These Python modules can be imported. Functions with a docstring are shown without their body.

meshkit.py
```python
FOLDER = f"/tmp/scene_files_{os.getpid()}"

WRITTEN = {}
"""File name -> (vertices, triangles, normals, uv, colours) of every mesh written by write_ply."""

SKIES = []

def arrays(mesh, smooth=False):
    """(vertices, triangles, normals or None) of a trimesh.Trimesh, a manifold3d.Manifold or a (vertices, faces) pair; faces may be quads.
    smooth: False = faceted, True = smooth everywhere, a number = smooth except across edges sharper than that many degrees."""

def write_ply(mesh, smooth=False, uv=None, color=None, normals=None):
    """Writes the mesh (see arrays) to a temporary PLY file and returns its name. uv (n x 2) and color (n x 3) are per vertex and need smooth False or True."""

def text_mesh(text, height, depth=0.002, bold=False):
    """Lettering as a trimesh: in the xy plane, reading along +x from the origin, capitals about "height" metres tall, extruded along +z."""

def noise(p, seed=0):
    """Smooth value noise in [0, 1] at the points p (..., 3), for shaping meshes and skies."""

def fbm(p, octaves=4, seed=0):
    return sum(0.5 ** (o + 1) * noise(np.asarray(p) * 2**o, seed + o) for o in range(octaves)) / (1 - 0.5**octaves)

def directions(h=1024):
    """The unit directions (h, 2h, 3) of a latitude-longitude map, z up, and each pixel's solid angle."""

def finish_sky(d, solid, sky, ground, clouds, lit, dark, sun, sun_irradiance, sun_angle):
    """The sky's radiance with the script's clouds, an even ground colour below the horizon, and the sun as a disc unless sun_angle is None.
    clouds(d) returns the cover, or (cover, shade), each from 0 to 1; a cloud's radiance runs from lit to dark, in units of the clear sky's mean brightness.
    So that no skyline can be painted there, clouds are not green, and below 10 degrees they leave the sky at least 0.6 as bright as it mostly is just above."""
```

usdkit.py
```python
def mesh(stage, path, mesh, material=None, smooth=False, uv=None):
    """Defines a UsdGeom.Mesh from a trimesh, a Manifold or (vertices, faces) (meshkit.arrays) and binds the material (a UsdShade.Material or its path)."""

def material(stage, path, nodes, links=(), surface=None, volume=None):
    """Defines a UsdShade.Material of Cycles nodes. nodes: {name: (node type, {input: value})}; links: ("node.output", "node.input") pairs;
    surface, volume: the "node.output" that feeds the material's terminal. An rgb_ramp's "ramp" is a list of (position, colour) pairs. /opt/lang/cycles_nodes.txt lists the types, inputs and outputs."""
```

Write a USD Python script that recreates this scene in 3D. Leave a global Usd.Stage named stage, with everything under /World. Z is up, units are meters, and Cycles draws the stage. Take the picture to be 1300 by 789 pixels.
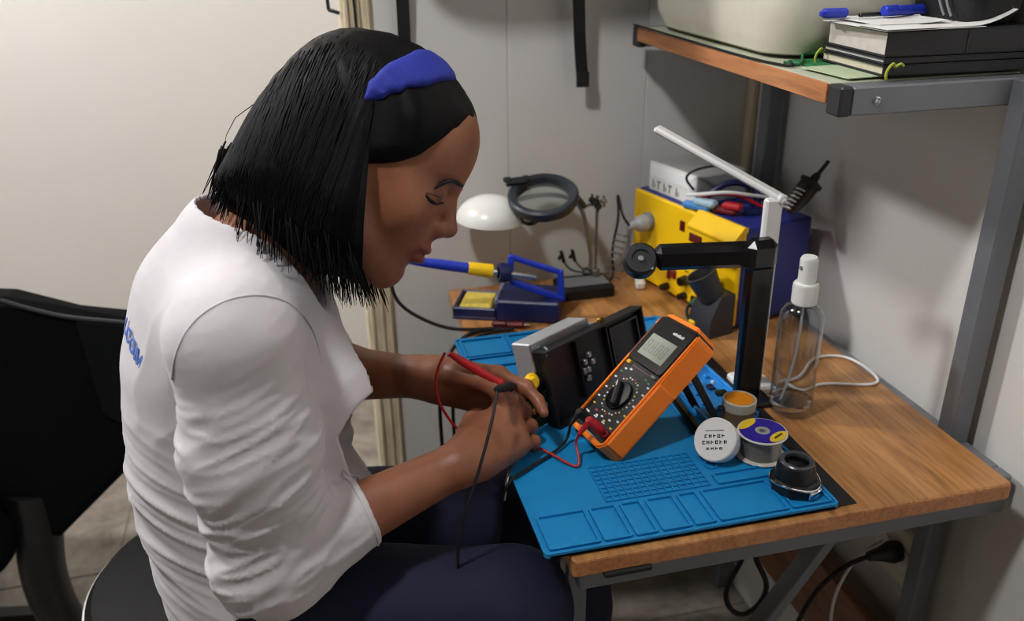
import math, numpy as np, trimesh, usdkit, meshkit
from pxr import Usd, UsdGeom, UsdLux, UsdShade, Gf, Sdf, Vt
from scipy.interpolate import CubicSpline
from shapely.geometry import Polygon, Point, box as sbox

stage = Usd.Stage.CreateInMemory()
UsdGeom.SetStageUpAxis(stage, UsdGeom.Tokens.z)
UsdGeom.SetStageMetersPerUnit(stage, 1.0)
UsdGeom.Xform.Define(stage, '/World')
V = lambda *a: np.array(a, float)
PI = math.pi

# ------------------------------------------------------------------ camera, lights, exposure
F_PX, YAW, PITCH, ROLL = 1106.19, 0.235, 0.4237, -0.0145
CAM = V(-0.230, -0.698, 1.374)
EXPOSURE = 0.0
KEY_POS, KEY_R, KEY_POWER = V(-0.72, -0.25, 2.50), 0.08, 235.0
LAMP_POS, LAMP_R, LAMP_POWER = V(-1.45, 1.05, 2.50), 0.10, 275.0
FILL_POWER = 1.2

fwd = V(math.sin(YAW) * math.cos(PITCH), math.cos(YAW) * math.cos(PITCH), -math.sin(PITCH))
rgt = V(math.cos(YAW), -math.sin(YAW), 0)
upv = np.cross(rgt, fwd)
rgt, upv = rgt * math.cos(ROLL) + upv * math.sin(ROLL), upv * math.cos(ROLL) - rgt * math.sin(ROLL)
cam = UsdGeom.Camera.Define(stage, '/World/camera')
cam.CreateHorizontalApertureAttr(36.0)
cam.CreateVerticalApertureAttr(36.0 * 789 / 1300)
cam.CreateFocalLengthAttr(36.0 * F_PX / 1300)
cam.CreateClippingRangeAttr((0.02, 100))
cam.CreateExposureAttr(EXPOSURE)
cam.CreateFStopAttr(4.0)
cam.CreateFocusDistanceAttr(1.0)
m = Gf.Matrix4d(*[float(x) for row in (np.r_[rgt, 0], np.r_[upv, 0], np.r_[-fwd, 0], np.r_[CAM, 1]) for x in row])
cam.AddTransformOp().Set(m)

for nm, pos, r_, pw in (('unseen_ceiling_light', KEY_POS, KEY_R, KEY_POWER), ('unseen_ceiling_light_001', LAMP_POS, LAMP_R, LAMP_POWER)):  # unseen lamps, placed to light the bench and the far wall
    key = UsdLux.SphereLight.Define(stage, '/World/' + nm)
    key.CreateRadiusAttr(r_)
    key.CreateIntensityAttr(pw)
    key.CreateColorAttr(Gf.Vec3f(0.985, 0.985, 1.0))
    key.AddTranslateOp().Set(Gf.Vec3d(*pos.tolist()))
fill_light = UsdLux.RectLight.Define(stage, '/World/added_fill_light')  # added cool fill from the left, out of view
fill_light.CreateWidthAttr(1.2); fill_light.CreateHeightAttr(1.1)
fill_light.CreateIntensityAttr(FILL_POWER)
fill_light.CreateColorAttr(Gf.Vec3f(0.88, 0.95, 1.0))
fill_light.AddTranslateOp().Set(Gf.Vec3d(-2.52, 0.35, 1.55))
fill_light.AddRotateYOp().Set(-90.0)

# ------------------------------------------------------------------ naming and tagging
used = {}
def numbered(parent, name):
    k = (parent, name); n = used.get(k, 0); used[k] = n + 1
    return name if n == 0 else f'{name}_{n:03d}'
def tag(p, label=None, cat=None, group=None, kind=None):
    for k, v in (('label', label), ('category', cat), ('group', group), ('kind', kind)):
        if v: p.SetCustomDataByKey(k, v)
    return p
def mat4(R=None, loc=(0, 0, 0)):
    M = np.eye(4); M[:3, 3] = loc
    if R is not None: M[:3, :3] = R
    return M
def thing(name, label, cat, loc=(0, 0, 0), rotz=0.0, R=None, group=None):
    x = UsdGeom.Xform.Define(stage, '/World/' + numbered('/World', name))
    if R is None:
        c, s = math.cos(rotz), math.sin(rotz); R = V(c, -s, 0, s, c, 0, 0, 0, 1).reshape(3, 3)
    M = mat4(np.asarray(R, float), loc).T
    x.AddTransformOp().Set(Gf.Matrix4d(*[float(v) for v in M.ravel()]))
    return tag(x.GetPrim(), label, cat, group)
def part(parent, name, mesh, material, smooth=35, label=None, kind=None):
    base = str(parent.GetPath()) if parent is not None else '/World'
    path = base + '/' + numbered(base, name)
    p = usdkit.mesh(stage, path, mesh, material, smooth=smooth).GetPrim()
    if label or kind: tag(p, label, kind=kind)
    return p
def single(name, mesh, material, label, cat, group=None, smooth=35, kind=None):
    return tag(part(None, name, mesh, material, smooth), label, cat, group, kind)
def struct(name, mesh, material, smooth=False):
    return tag(part(None, name, mesh, material, smooth), kind='structure')

# ------------------------------------------------------------------ shapes
def cat(*ms):
    ms = [x for q in ms for x in (q if isinstance(q, (list, tuple)) else [q])]
    return trimesh.util.concatenate(ms)
def mv(mesh, loc=(0, 0, 0), R=None):
    mesh = mesh.copy(); mesh.apply_transform(mat4(R, loc)); return mesh
def rot(axis, deg):
    return trimesh.transformations.rotation_matrix(math.radians(deg), {'x': [1, 0, 0], 'y': [0, 1, 0], 'z': [0, 0, 1]}[axis])[:3, :3]
def bx(x0, x1, y0, y1, z0, z1, b=0.0):
    """box between two corners, its edges chamfered by b"""
    c, h = V(x0 + x1, y0 + y1, z0 + z1) / 2, np.abs(V(x1 - x0, y1 - y0, z1 - z0)) / 2
    if b <= 0:
        q = trimesh.creation.box(2 * h); q.apply_translation(c); return q
    b = min(b, 0.95 * h.min())
    pts = []
    for sx in (-1, 1):
        for sy in (-1, 1):
            for sz in (-1, 1):
                s = V(sx, sy, sz)
                for k in range(3):
                    q = h - b; q[k] = h[k]; pts.append(s * q)
    q = trimesh.convex.convex_hull(np.array(pts)); q.apply_translation(c); return q
def cyl(r, z0, z1, n=28, b=0.0, r2=None):
    r2 = r if r2 is None else r2
    pr = [(0, z0), (r - b, z0), (r, z0 + b), (r2, z1 - b), (r2 - b, z1), (0, z1)] if b > 0 else [(0, z0), (r, z0), (r2, z1), (0, z1)]
    return lathe(pr, n)
def lathe(profile, n=32):
    return trimesh.creation.revolve(np.array(profile, float), sections=n)
def along(a, b):
    """rotation whose z axis points from a to b"""
    z = V(*b) - V(*a); z /= np.linalg.norm(z)
    t = V(0, 0, 1) if abs(z[2]) < 0.9 else V(1, 0, 0)
    x = np.cross(t, z); x /= np.linalg.norm(x)
    return np.stack([x, np.cross(z, x), z], 1)
def rod(a, b, r, n=14, r2=None, bev=0.0):
    L = np.linalg.norm(V(*b) - V(*a))
    return mv(cyl(r, 0, L, n, bev, r2), a, along(a, b))
def bar(a, b, w, h, bev=0.0, roll=0.0):
    L = np.linalg.norm(V(*b) - V(*a))
    return mv(bx(-w / 2, w / 2, -h / 2, h / 2, 0, L, bev), a, along(a, b) @ rot('z', roll))
def spline(pts, n=40, closed=False):
    pts = np.array(pts, float)
    if closed: pts = np.vstack([pts, pts[:1]])
    t = np.r_[0, np.cumsum(np.sqrt(np.linalg.norm(np.diff(pts, axis=0), axis=1)))]
    return CubicSpline(t, pts, bc_type='periodic' if closed else 'natural')(np.linspace(0, t[-1], n))
def tube(path, r, n=8, closed=False):
    p = np.array(path, float); r = np.broadcast_to(np.asarray(r, float), len(p))
    T = np.gradient(p, axis=0)
    if closed: p = p[:-1]; r = r[:-1]; T = np.roll(p, -1, 0) - np.roll(p, 1, 0)
    T = T / np.maximum(np.linalg.norm(T, axis=1, keepdims=True), 1e-9)
    N = np.cross(T[0], [0.3, 0.2, 0.93]); N /= np.linalg.norm(N)
    rings = []
    a = np.linspace(0, 2 * PI, n, endpoint=False)
    for i in range(len(p)):
        N = N - T[i] * (N @ T[i]); N /= np.linalg.norm(N); B = np.cross(T[i], N)
        rings.append(p[i] + r[i] * (np.cos(a)[:, None] * N + np.sin(a)[:, None] * B))
    v = np.vstack(rings); m_ = len(p); f = []
    for i in range(m_ if closed else m_ - 1):
        j = (i + 1) % m_
        for k in range(n):
            q = (k + 1) % n
            f += [[i * n + k, i * n + q, j * n + q], [i * n + k, j * n + q, j * n + k]]
    if not closed:
        v = np.vstack([v, p[:1], p[-1:]])
        for k in range(n):
            q = (k + 1) % n
            f += [[m_ * n, k, q][::-1], [m_ * n + 1, (m_ - 1) * n + k, (m_ - 1) * n + q]]
    q = trimesh.Trimesh(v, np.array(f), process=False); q.fix_normals() if not closed else None
    return q
def prism(poly, h, z0=0.0):
    poly = poly if hasattr(poly, 'exterior') or hasattr(poly, 'geoms') else Polygon(poly)
    gs = getattr(poly, 'geoms', [poly])
    q = cat([trimesh.creation.extrude_polygon(g, h, engine='earcut') for g in gs]); q.apply_translation([0, 0, z0]); return q
def rrect(x0, x1, y0, y1, r, n=6):
    return sbox(x0 + r, y0 + r, x1 - r, y1 - r).buffer(r, n)
def bevprism(poly, h, b, z0=0.0):
    """extrusion with a chamfered top edge"""
    low = prism(poly, h - b, z0)
    a, t = list(poly.exterior.coords)[:-1], None
    inner = poly.buffer(-b, join_style=2)
    pts = [(x, y, z0 + h - b) for x, y in a] + [(x, y, z0 + h) for x, y in list(inner.exterior.coords)[:-1]]
    return cat(low, trimesh.convex.convex_hull(np.array(pts)))
def text(s, h, depth=0.0006, bold=False):
    return meshkit.text_mesh(s, h, depth, bold)
RX90 = rot('x', 90)

# ------------------------------------------------------------------ materials
def lin(hexa):
    c = np.array([int(hexa[i:i + 2], 16) for i in (1, 3, 5)]) / 255.0
    return np.where(c <= 0.04045, c / 12.92, ((c + 0.055) / 1.055) ** 2.4)
MATS = {}
def pm(name, hexa, rough=0.5, metal=0.0, var=0.0, scale=30.0, bump=0.0, bscale=200.0, **kw):
    if name in MATS: return MATS[name]
    col = lin(hexa)
    nodes = {'p': ('principled_bsdf', dict(base_color=col, roughness=rough, metallic=metal, **kw))}
    links = []
    if var or bump:
        nodes['tc'] = ('texture_coordinate', {})
    if var:
        nodes['n'] = ('noise_texture', dict(scale=scale, detail=5.0, roughness=0.6))
        nodes['r'] = ('rgb_ramp', dict(ramp=[(0.3, tuple(col * (1 - var))), (0.7, tuple(np.minimum(col * (1 + var), 1)))]))
        links += [('tc.object', 'n.vector'), ('n.fac', 'r.fac'), ('r.color', 'p.base_color')]
    if bump:
        nodes['nb'] = ('noise_texture', dict(scale=bscale, detail=3.0))
        nodes['b'] = ('bump', dict(strength=bump, distance=0.001))
        links += [('tc.object', 'nb.vector'), ('nb.fac', 'b.height'), ('b.normal', 'p.normal')]
    MATS[name] = usdkit.material(stage, '/World/Looks/' + name, nodes, links, surface='p.BSDF')
    return MATS[name]
def wood(name, c1, c2, c3, rough=0.35, axis=1, coat=0.15):
    s = [34.0, 34.0, 34.0]; s[axis] = 2.6
    MATS[name] = usdkit.material(stage, '/World/Looks/' + name, {
        'tc': ('texture_coordinate', {}), 'mp': ('mapping', dict(scale=tuple(s))),
        'n': ('noise_texture', dict(scale=1.0, detail=7.0, roughness=0.62, distortion=0.7)),
        'r': ('rgb_ramp', dict(ramp=[(0.28, lin(c1)), (0.5, lin(c2)), (0.72, lin(c3))])),
        'm2': ('mapping', dict(scale=tuple(np.array(s) * 5.5))), 'n2': ('noise_texture', dict(scale=1.0, detail=3.0)),
        'r2': ('rgb_ramp', dict(ramp=[(0.35, (0.62, 0.58, 0.52)), (0.55, (1, 1, 1))])),
        'mx': ('mix', dict(mix_type='multiply', fac=0.7)), 'b': ('bump', dict(strength=0.12, distance=0.0005)),
        'p': ('principled_bsdf', dict(roughness=rough, coat_weight=coat, coat_roughness=0.25))},
        [('tc.object', 'mp.vector'), ('mp.vector', 'n.vector'), ('n.fac', 'r.fac'), ('tc.object', 'm2.vector'), ('m2.vector', 'n2.vector'),
         ('n2.fac', 'r2.fac'), ('r.color', 'mx.color1'), ('r2.color', 'mx.color2'), ('mx.color', 'p.base_color'), ('n2.fac', 'b.height'), ('b.normal', 'p.normal')], surface='p.BSDF')
    return MATS[name]
black_pl = pm('black_plastic', '#131315', 0.42, bump=0.15)
black_gl = pm('black_glossy', '#0c0c0e', 0.22)
black_rub = pm('black_rubber', '#0e0e10', 0.65)
red_rub = pm('red_rubber', '#b3141d', 0.45)
dkred = pm('dark_red_plastic', '#6d1018', 0.4)
white_pl = pm('white_plastic', '#e9e8e4', 0.38)
cream_pl = pm('cream_plastic', '#d9d3c3', 0.5, var=0.04)
grey_pl = pm('grey_plastic', '#7d7f83', 0.45)
steel = pm('grey_painted_steel', '#777a7f', 0.42, 0.25, var=0.06, scale=14)
steel_dk = pm('dark_end_cap', '#242428', 0.5)
alu = pm('aluminium', '#c9ccd0', 0.28, 0.9, var=0.05)
chrome = pm('chrome', '#dcdcdc', 0.12, 1.0)
brass = pm('brass', '#b08a3c', 0.3, 0.9)
silver_wire = pm('silver_wire', '#b9bbbd', 0.25, 1.0)
navy_pl = pm('navy_plastic', '#141c4a', 0.4, bump=0.1)
blue_pl = pm('blue_plastic', '#1d35b4', 0.4)
yellow_pl = pm('yellow_plastic', '#ffcb05', 0.42)
orange_rub = pm('orange_rubber', '#ff8210', 0.45, bump=0.12, bscale=350)
mat_blue = pm('blue_silicone', '#0784c2', 0.55, var=0.04, scale=20, bump=0.15, bscale=500)
pcb_blue = pm('blue_board', '#2c8fdd', 0.4, var=0.12, scale=60)
paper = pm('paper', '#e4e2de', 0.8, var=0.04, scale=60)
wall_m = pm('painted_wall', '#dedbd6', 0.7, var=0.02, scale=3, bump=0.25, bscale=60)
unseen_room_m = pm('unseen_dark_paint', '#4d453c', 0.8)  # for surfaces out of view, kept dark to cut bounced light
far_m = pm('far_wall_paint', '#ebe5dd', 0.75, var=0.02, scale=2, bump=0.2, bscale=70)
desk_wood = wood('desk_wood', '#8c5f34', '#b47e48', '#c8955c')
edge_wood = wood('shelf_edge_wood', '#a8683a', '#bf7d4c', '#cc8d5b', rough=0.5)
brown_wood = wood('brown_plank_wood', '#6b452c', '#8b5d3d', '#9c6c49', rough=0.5)
trim_wood = wood('cream_trim_wood', '#d6c3a0', '#e6d8bb', '#efe5cf', rough=0.5, axis=2)
# ------------------------------------------------------------------ the room
def tile_floor():
    return usdkit.material(stage, '/World/Looks/terrazzo', {
        'tc': ('texture_coordinate', {}), 'n': ('noise_texture', dict(scale=9.0, detail=8.0, roughness=0.72, distortion=0.4)),
        'r': ('rgb_ramp', dict(ramp=[(0.3, lin('#5a5249')), (0.5, lin('#8b8276')), (0.7, lin('#aaa296'))])),
        'p': ('principled_bsdf', dict(roughness=0.3))},
        [('tc.object', 'n.vector'), ('n.fac', 'r.fac'), ('r.color', 'p.base_color')], surface='p.BSDF')
floor_m = tile_floor()
WX, WY, FY = 0.602, 0.802, 1.95          # right wall, back partition, far wall
X0, Y0, ZC = -2.6, -2.6, 2.7
grout = pm('grout', '#8b857b', 0.8)
fl = struct('floor', bx(X0 - .1, WX + .1, Y0 - .1, FY + .1, -0.06, -0.003), grout)
k = 0
for i in range(7):
    for j in range(10):
        x0, y0 = X0 + i * 0.46, Y0 + j * 0.46
        x1, y1 = min(x0 + .457, WX), min(y0 + .457, FY)
        part(fl, 'tile', bx(x0, x1, y0, y1, -0.012, 0.0, 0.0015), floor_m, False)
struct('ceiling', bx(X0 - .1, WX + .1, Y0 - .1, FY + .1, ZC, ZC + .08), unseen_room_m)  # ceiling, left and front walls: unseen, darkened to limit bounce
struct('wall_left', bx(X0 - .1, X0, Y0 - .1, FY + .1, 0, ZC), unseen_room_m)
struct('wall_front', bx(X0, WX, Y0 - .1, Y0, 0, ZC), unseen_room_m)
struct('wall_far', bx(X0, WX + .1, FY, FY + .1, 0, ZC), far_m)
struct('wall_right', bx(WX, WX + .1, Y0 - .1, FY, 0, ZC), wall_m)
# added window frame, out of view, set around the cool fill light
w1 = struct('added_window_1', cat(bx(X0, X0 + .07, -.30, -.24, .95, 2.15, .004), bx(X0, X0 + .07, .94, 1.0, .95, 2.15, .004), bx(X0, X0 + .07, -.30, 1.0, 2.09, 2.15, .004), bx(X0, X0 + .09, -.33, 1.03, .92, .99, .004)), white_pl)
part(w1, 'added_mullion', bx(X0 + .081, X0 + .10, .335, .365, .99, 2.09, .003), white_pl)
# the back partition is made of tall painted boards with seams between them
wb = struct('wall_back', bx(-0.098, WX, WY + .006, WY + .07, 0, ZC), wall_m)
for a, b in ((-0.098, 0.1272), (0.1278, 0.3842), (0.3848, WX)):
    part(wb, 'wall_panel', bx(a, b, WY, WY + .008, 0, ZC, 0.0012), wall_m, False)
tr = struct('trim_1', cat(bx(-0.148, -0.098, WY - .006, WY + .075, 0, ZC, .002)), trim_wood)
for x, w in ((-0.140, .008), (-0.121, .006), (-0.105, .005)):
    part(tr, 'bead', bx(x - w / 2, x + w / 2, WY - .013, WY - .005, 0, ZC, .002), trim_wood)
struct('trim_2', bx(0.586, WX, WY - .02, WY, 0.78, ZC, .004), trim_wood)      # the corner strip behind the far upright
# out-of-view fittings for the two unseen ceiling lights
for pos, lb in ((KEY_POS, 'round white ceiling fitting above the bench'), (LAMP_POS, 'round white ceiling fitting above the middle of the room')):
    cl = thing('unseen_ceiling_lamp', lb, 'lamp', (pos[0], pos[1], pos[2]), group='ceiling lamps')
    part(cl, 'lamp_housing', lathe([(0, .135), (.05, .135), (.12, .15), (.13, .2), (0, .2)], 40), white_pl)
    part(cl, 'stem', cyl(.012, .105, .14, 16), white_pl)
# cable and hook on the trim
cab = tube(spline([(-0.129, WY - .017, 1.6), (-0.127, WY - .017, 1.3), (-0.124, WY - .016, 1.12), (-0.122, WY - .016, .95)], 20), .0022, 6)
single('wall_cable', cab, black_rub, 'thin black cable running down the cream trim above the head', 'cable')
hk = cat(rod((-0.166, WY + .02, 1.30), (-0.166, WY + .004, 1.243), .003), rod((-0.166, WY + .004, 1.243), (-0.150, WY - .004, 1.238), .003))
single('wall_hook', hk, black_gl, 'small black metal hook at the left edge of the cream trim', 'hook')
# backpack body out of view, shading the wall below; its two straps hang into view
bag = thing('hanging_backpack', 'black backpack out of view high on the back wall with two straps dangling into view', 'backpack', (0.10, WY, 1.62))
bpm = pm('black_nylon', '#0d0d0f', 0.7, bump=0.3, bscale=700)
bd = bevprism(rrect(-.21, .17, -.24, .2, .09, 8), .17, .04); bd = mv(bd, (0, 0, 0), rot('x', 90))
part(bag, 'bag_body', mv(bd, (0, -.012, 0)), bpm)
def strap(path, w, t):
    p = spline(path, 18); m_ = []
    for a, b in zip(p[:-1], p[1:]):
        m_.append(trimesh.convex.convex_hull(np.array([q + V(sx * w / 2, sy * t / 2, 0) for q in (a, b) for sx in (-1, 1) for sy in (-1, 1)])))
    return cat(m_)
part(bag, 'strap', strap([(.134, -.05, -.22), (.139, -.045, -.35), (.147, -.035, -.45), (.154, -.032, -.513)], .0205, .004), bpm, False)
part(bag, 'strap', strap([(-.15, -.03, -.22), (-.149, -.02, -.35), (-.149, -.012, -.45), (-.15, -.012, -.56)], .0205, .004), bpm, False)
part(bag, 'strap_end', bx(.1425, .1645, -.036, -.028, -.516, -.49, .001), black_pl)
part(bag, 'hang_loop', tube(spline([(-.05, -.02, .19), (-.03, -.012, .26), (0, -.008, .28), (.01, -.012, .26), (.03, -.02, .19)], 16), .006), bpm)

# ------------------------------------------------------------------ workbench with the shelf
wk = thing('workbench', 'oak-topped workbench on a grey steel frame carrying an overhead shelf', 'desk', (0, 0, 0))
D, L, ZT, TH = 0.55, 0.77, 0.75, 0.022
top = rrect(0, D, 0, L, .006)
part(wk, 'tabletop', bevprism(top, TH, .002, ZT - TH), desk_wood)
part(wk, 'front_edge_band', bx(.003, D - .003, -.0008, .002, ZT - TH + .002, ZT - .003), edge_wood, False)
T0, T1 = .560, .589
for y in (.118, .674):
    part(wk, 'upright', bx(T0, T1, y, y + .030, 0, 1.202, .003), steel)
for y in (.145, .742):
    part(wk, 'shelf_arm', bx(.356, T1, y, y + .026, 1.170, 1.2015, .002), steel)
    part(wk, 'arm_end_cap', bx(.341, .357, y - .0005, y + .0265, 1.1695, 1.2025, .0025), steel_dk)
part(wk, 'bolt', mv(lathe([(0, 0), (.0045, 0), (.0045, .002), (.003, .003), (.0022, .0012), (0, .0012)], 16), (.386, .145, 1.186), rot('x', 90)), alu)
sh = part(wk, 'shelf_board', bx(.343, .592, .171, .742, 1.181, 1.203, .001), pm('shelf_laminate', '#b9bda6', .55, var=.05, scale=20))
part(sh, 'shelf_edge', bx(.3395, .3435, .171, .742, 1.1805, 1.2025, .0008), edge_wood)
for y in (.118, .674):
    part(wk, 'front_leg', bx(.030, .058, y, y + .028, 0, ZT - TH, .003), steel)
for y in (.038, .70):
    part(wk, 'end_rail', bx(.020, T1, y, y + .022, .672, ZT - TH, .002), steel)
part(wk, 'rail_hole', mv(cyl(.0035, 0, .0006, 12), (.062, .0378, .702), rot('x', 90)), steel_dk)
part(wk, 'side_rail', bx(.024, .046, .06, .70, .69, ZT - TH, .002), steel)
part(wk, 'side_rail', bx(T0, T1, .06, .70, .69, ZT - TH, .002), steel)
part(wk, 'brace', bar((.225, .135, .30), (.465, .135, .69), .028, .018, .002), steel)
part(wk, 'foot_board', bx(.535, .555, .08, .74, .235, .375, .002), brown_wood)
part(wk, 'corner_pad', bx(.035, .09, -.004, .02, ZT - TH - .007, ZT - TH + .001, .002), black_rub)

# under the bench
def cable(name, path, r, m_, label, n=40, sides=8, cat_='cable', group=None):
    return single(name, tube(spline(path, n), r, sides), m_, label, cat_, group)
sk = thing('wall_socket', 'cream wall socket box under the right end of the bench', 'socket', (WX, .195, .492))
part(sk, 'socket_body', bx(-.03, 0, -.055, .045, -.045, .05, .004), cream_pl)
for y in (-.03, .02): part(sk, 'socket_face', mv(cyl(.017, 0, .002, 24), (-.03, y, 0), rot('y', -90)), white_pl)
pl = thing('power_plug', 'black mains plug in the wall socket with its cable', 'plug', (WX - .032, .18, .500))
part(pl, 'plug_body', cat(mv(lathe([(0, 0), (.016, 0), (.017, .012), (.011, .03), (.007, .05), (0, .05)], 20), (0, 0, 0), rot('y', -90))), black_pl)
part(pl, 'cord', tube(spline([(-.045, 0, 0), (-.08, .0, -.008), (-.13, -.0, -.05), (-.18, -.02, -.14), (-.22, -.05, -.26), (-.23, -.05, -.48)], 30), .0035), black_rub)
cable('white_lead_wire', [(WX - .03, .215, .492), (.53, .21, .475), (.49, .2, .40), (.475, .17, .33), (.45, .15, .2), (.44, .15, .01)], .0024, white_pl, 'thin white cable hanging from the wall socket under the bench')
cable('looped_cable', [(.322, .205, .715), (.322, .2, .62), (.324, .2, .525), (.303, .2, .459), (.337, .2, .413), (.369, .2, .452), (.346, .2, .515), (.338, .2, .60), (.336, .205, .715)], .004, black_rub, 'black cable hanging in a loop under the tabletop', 60)
# ------------------------------------------------------------------ mat and tray on the bench
tray = single('black_tray', bx(-.024, .347, .012, .548, .7503, .7523, .0006), black_pl, 'flat black tray sheet showing along the right edge of the blue mat', 'tray')
MZ = 0.7575
mt = thing('work_mat', 'blue silicone soldering mat with moulded compartments covering most of the bench', 'mat', (0, 0, .7525))
part(mt, 'mat_sheet', bevprism(rrect(-.029, .322, .008, .545, .006), .0035, .001), mat_blue)
def ring(x0, x1, y0, y1, t=.0028, h=.0068, r=.003):
    o = rrect(x0, x1, y0, y1, r, 3); return prism(o.difference(rrect(x0 + t, x1 - t, y0 + t, y1 - t, max(r - t, .0008), 3)), h)
part(mt, 'outer_rim', ring(-.029, .322, .008, .545, .0035, .0055, .006), mat_blue)
for a, b in ((-.022, .036), (.040, .073), (.077, .103), (.108, .143), (.147, .172), (.177, .262), (.266, .316)):
    part(mt, 'tray_rim', ring(a, b, .014, .073), mat_blue)
for a, b in ((-.022, .05), (.055, .12), (.125, .19), (.195, .316)):
    part(mt, 'tray_rim', ring(a, b, .478, .538), mat_blue)
part(mt, 'tray_rim', ring(-.022, .316, .440, .473), mat_blue)
part(mt, 'tray_rim', ring(.205, .316, .078, .100), mat_blue)
gx, gy = np.linspace(.066, .196, 15), np.linspace(.081, .150, 9)
g = [bx(x - .0009, x + .0009, gy[0], gy[-1], .003, .0055) for x in gx] + [bx(gx[0], gx[-1], y - .0009, y + .0009, .003, .0055) for y in gy]
part(mt, 'screw_grid', cat(g), mat_blue, False)
for i, (x, y) in enumerate([(.214, .118), (.214, .135)]):
    part(mt, 'round_well', mv(lathe([(.006, .003), (.0085, .003), (.0085, .0058), (.006, .0058), (.006, .003)], 20), (x, y, 0)), mat_blue)
for x0 in (.225, .2345):
    part(mt, 'raised_rib', bx(x0, x0 + .004, .21, .34, .003, .0065, .001), mat_blue)

# ------------------------------------------------------------------ multimeter on its tilt stand
MR = V(0.1273, 0.7361, -0.6648, -0.9849, 0.1731, 0.0031, 0.1173, 0.6544, 0.747).reshape(3, 3)
mm = thing('multimeter', 'digital multimeter in an orange rubber holster propped up on the blue mat', 'multimeter', (0.1472, 0.2143, 0.838), R=MR)
W, H, T = .047, .098, .035
def notch():
    return Polygon([(-W + .009, -H), (W - .009, -H), (W, -H + .009), (W, -.002), (W + .0, .006), (W, H - .014), (W - .014, H), (-W + .014, H), (-W, H - .014), (-W, -H + .009)]).buffer(.0)
outer = notch().buffer(-.009).buffer(.009, 6)
inner = sbox(-W + .0045, -H + .007, W - .0045, H - .006).buffer(-.005).buffer(.005, 4)
lowshell = prism(outer.buffer(-.0025), .002, -T)
wall_ = prism(outer.difference(inner), T - .003, -T + .001)
lip = prism(outer.buffer(-.0015).difference(inner), .0035, -.003)
part(mm, 'holster', cat(lowshell, wall_, lip), orange_rub)
part(mm, 'holster_grip', bx(W - .002, W + .0022, -H + .010, .012, -T + .003, -.001, .0018), orange_rub)
part(mm, 'holster_grip', bx(-W - .0022, -W + .002, -H + .010, .012, -T + .003, -.001, .0018), orange_rub)
part(mm, 'body', prism(inner.buffer(-.0003), T - .004, -T + .002), black_pl)
part(mm, 'upper_bezel', bevprism(rrect(-W + .004, W - .006, .018, H - .008, .006), .0035, .0012, -.002), black_gl)
part(mm, 'side_cutout', bx(-W - .0006, -W + .005, .022, .078, -.018, .0008, .002), black_pl)
lcd_m = pm('lcd_grey', '#9aa093', .25)
lcd = part(mm, 'display', bx(-.031, .028, .030, .063, .0012, .0019, .0003), lcd_m)
dig = pm('lcd_digit', '#7d8478', .4)
for i in range(4):
    part(lcd, 'digit', mv(prism(sbox(0, 0, .008, .018).difference(sbox(.0016, .0016, .0064, .0082)).difference(sbox(.0016, .0098, .0064, .0164)), .0002), (-.026 + i * .0125, .037, .00195)), dig, False)
prn = pm('white_print', '#d8d8d4', .6); pry = pm('yellow_print', '#d8b23a', .6); prg = pm('green_print', '#3d8a4e', .6); prr = pm('red_print', '#b5392c', .6)
part(mm, 'maker_mark', cat(*[bx(.003 + i * .0042, .0062 + i * .0042, .0735, .0765 + (i % 2) * .001, .0015, .0019) for i in range(6)]), prn, False)
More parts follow.
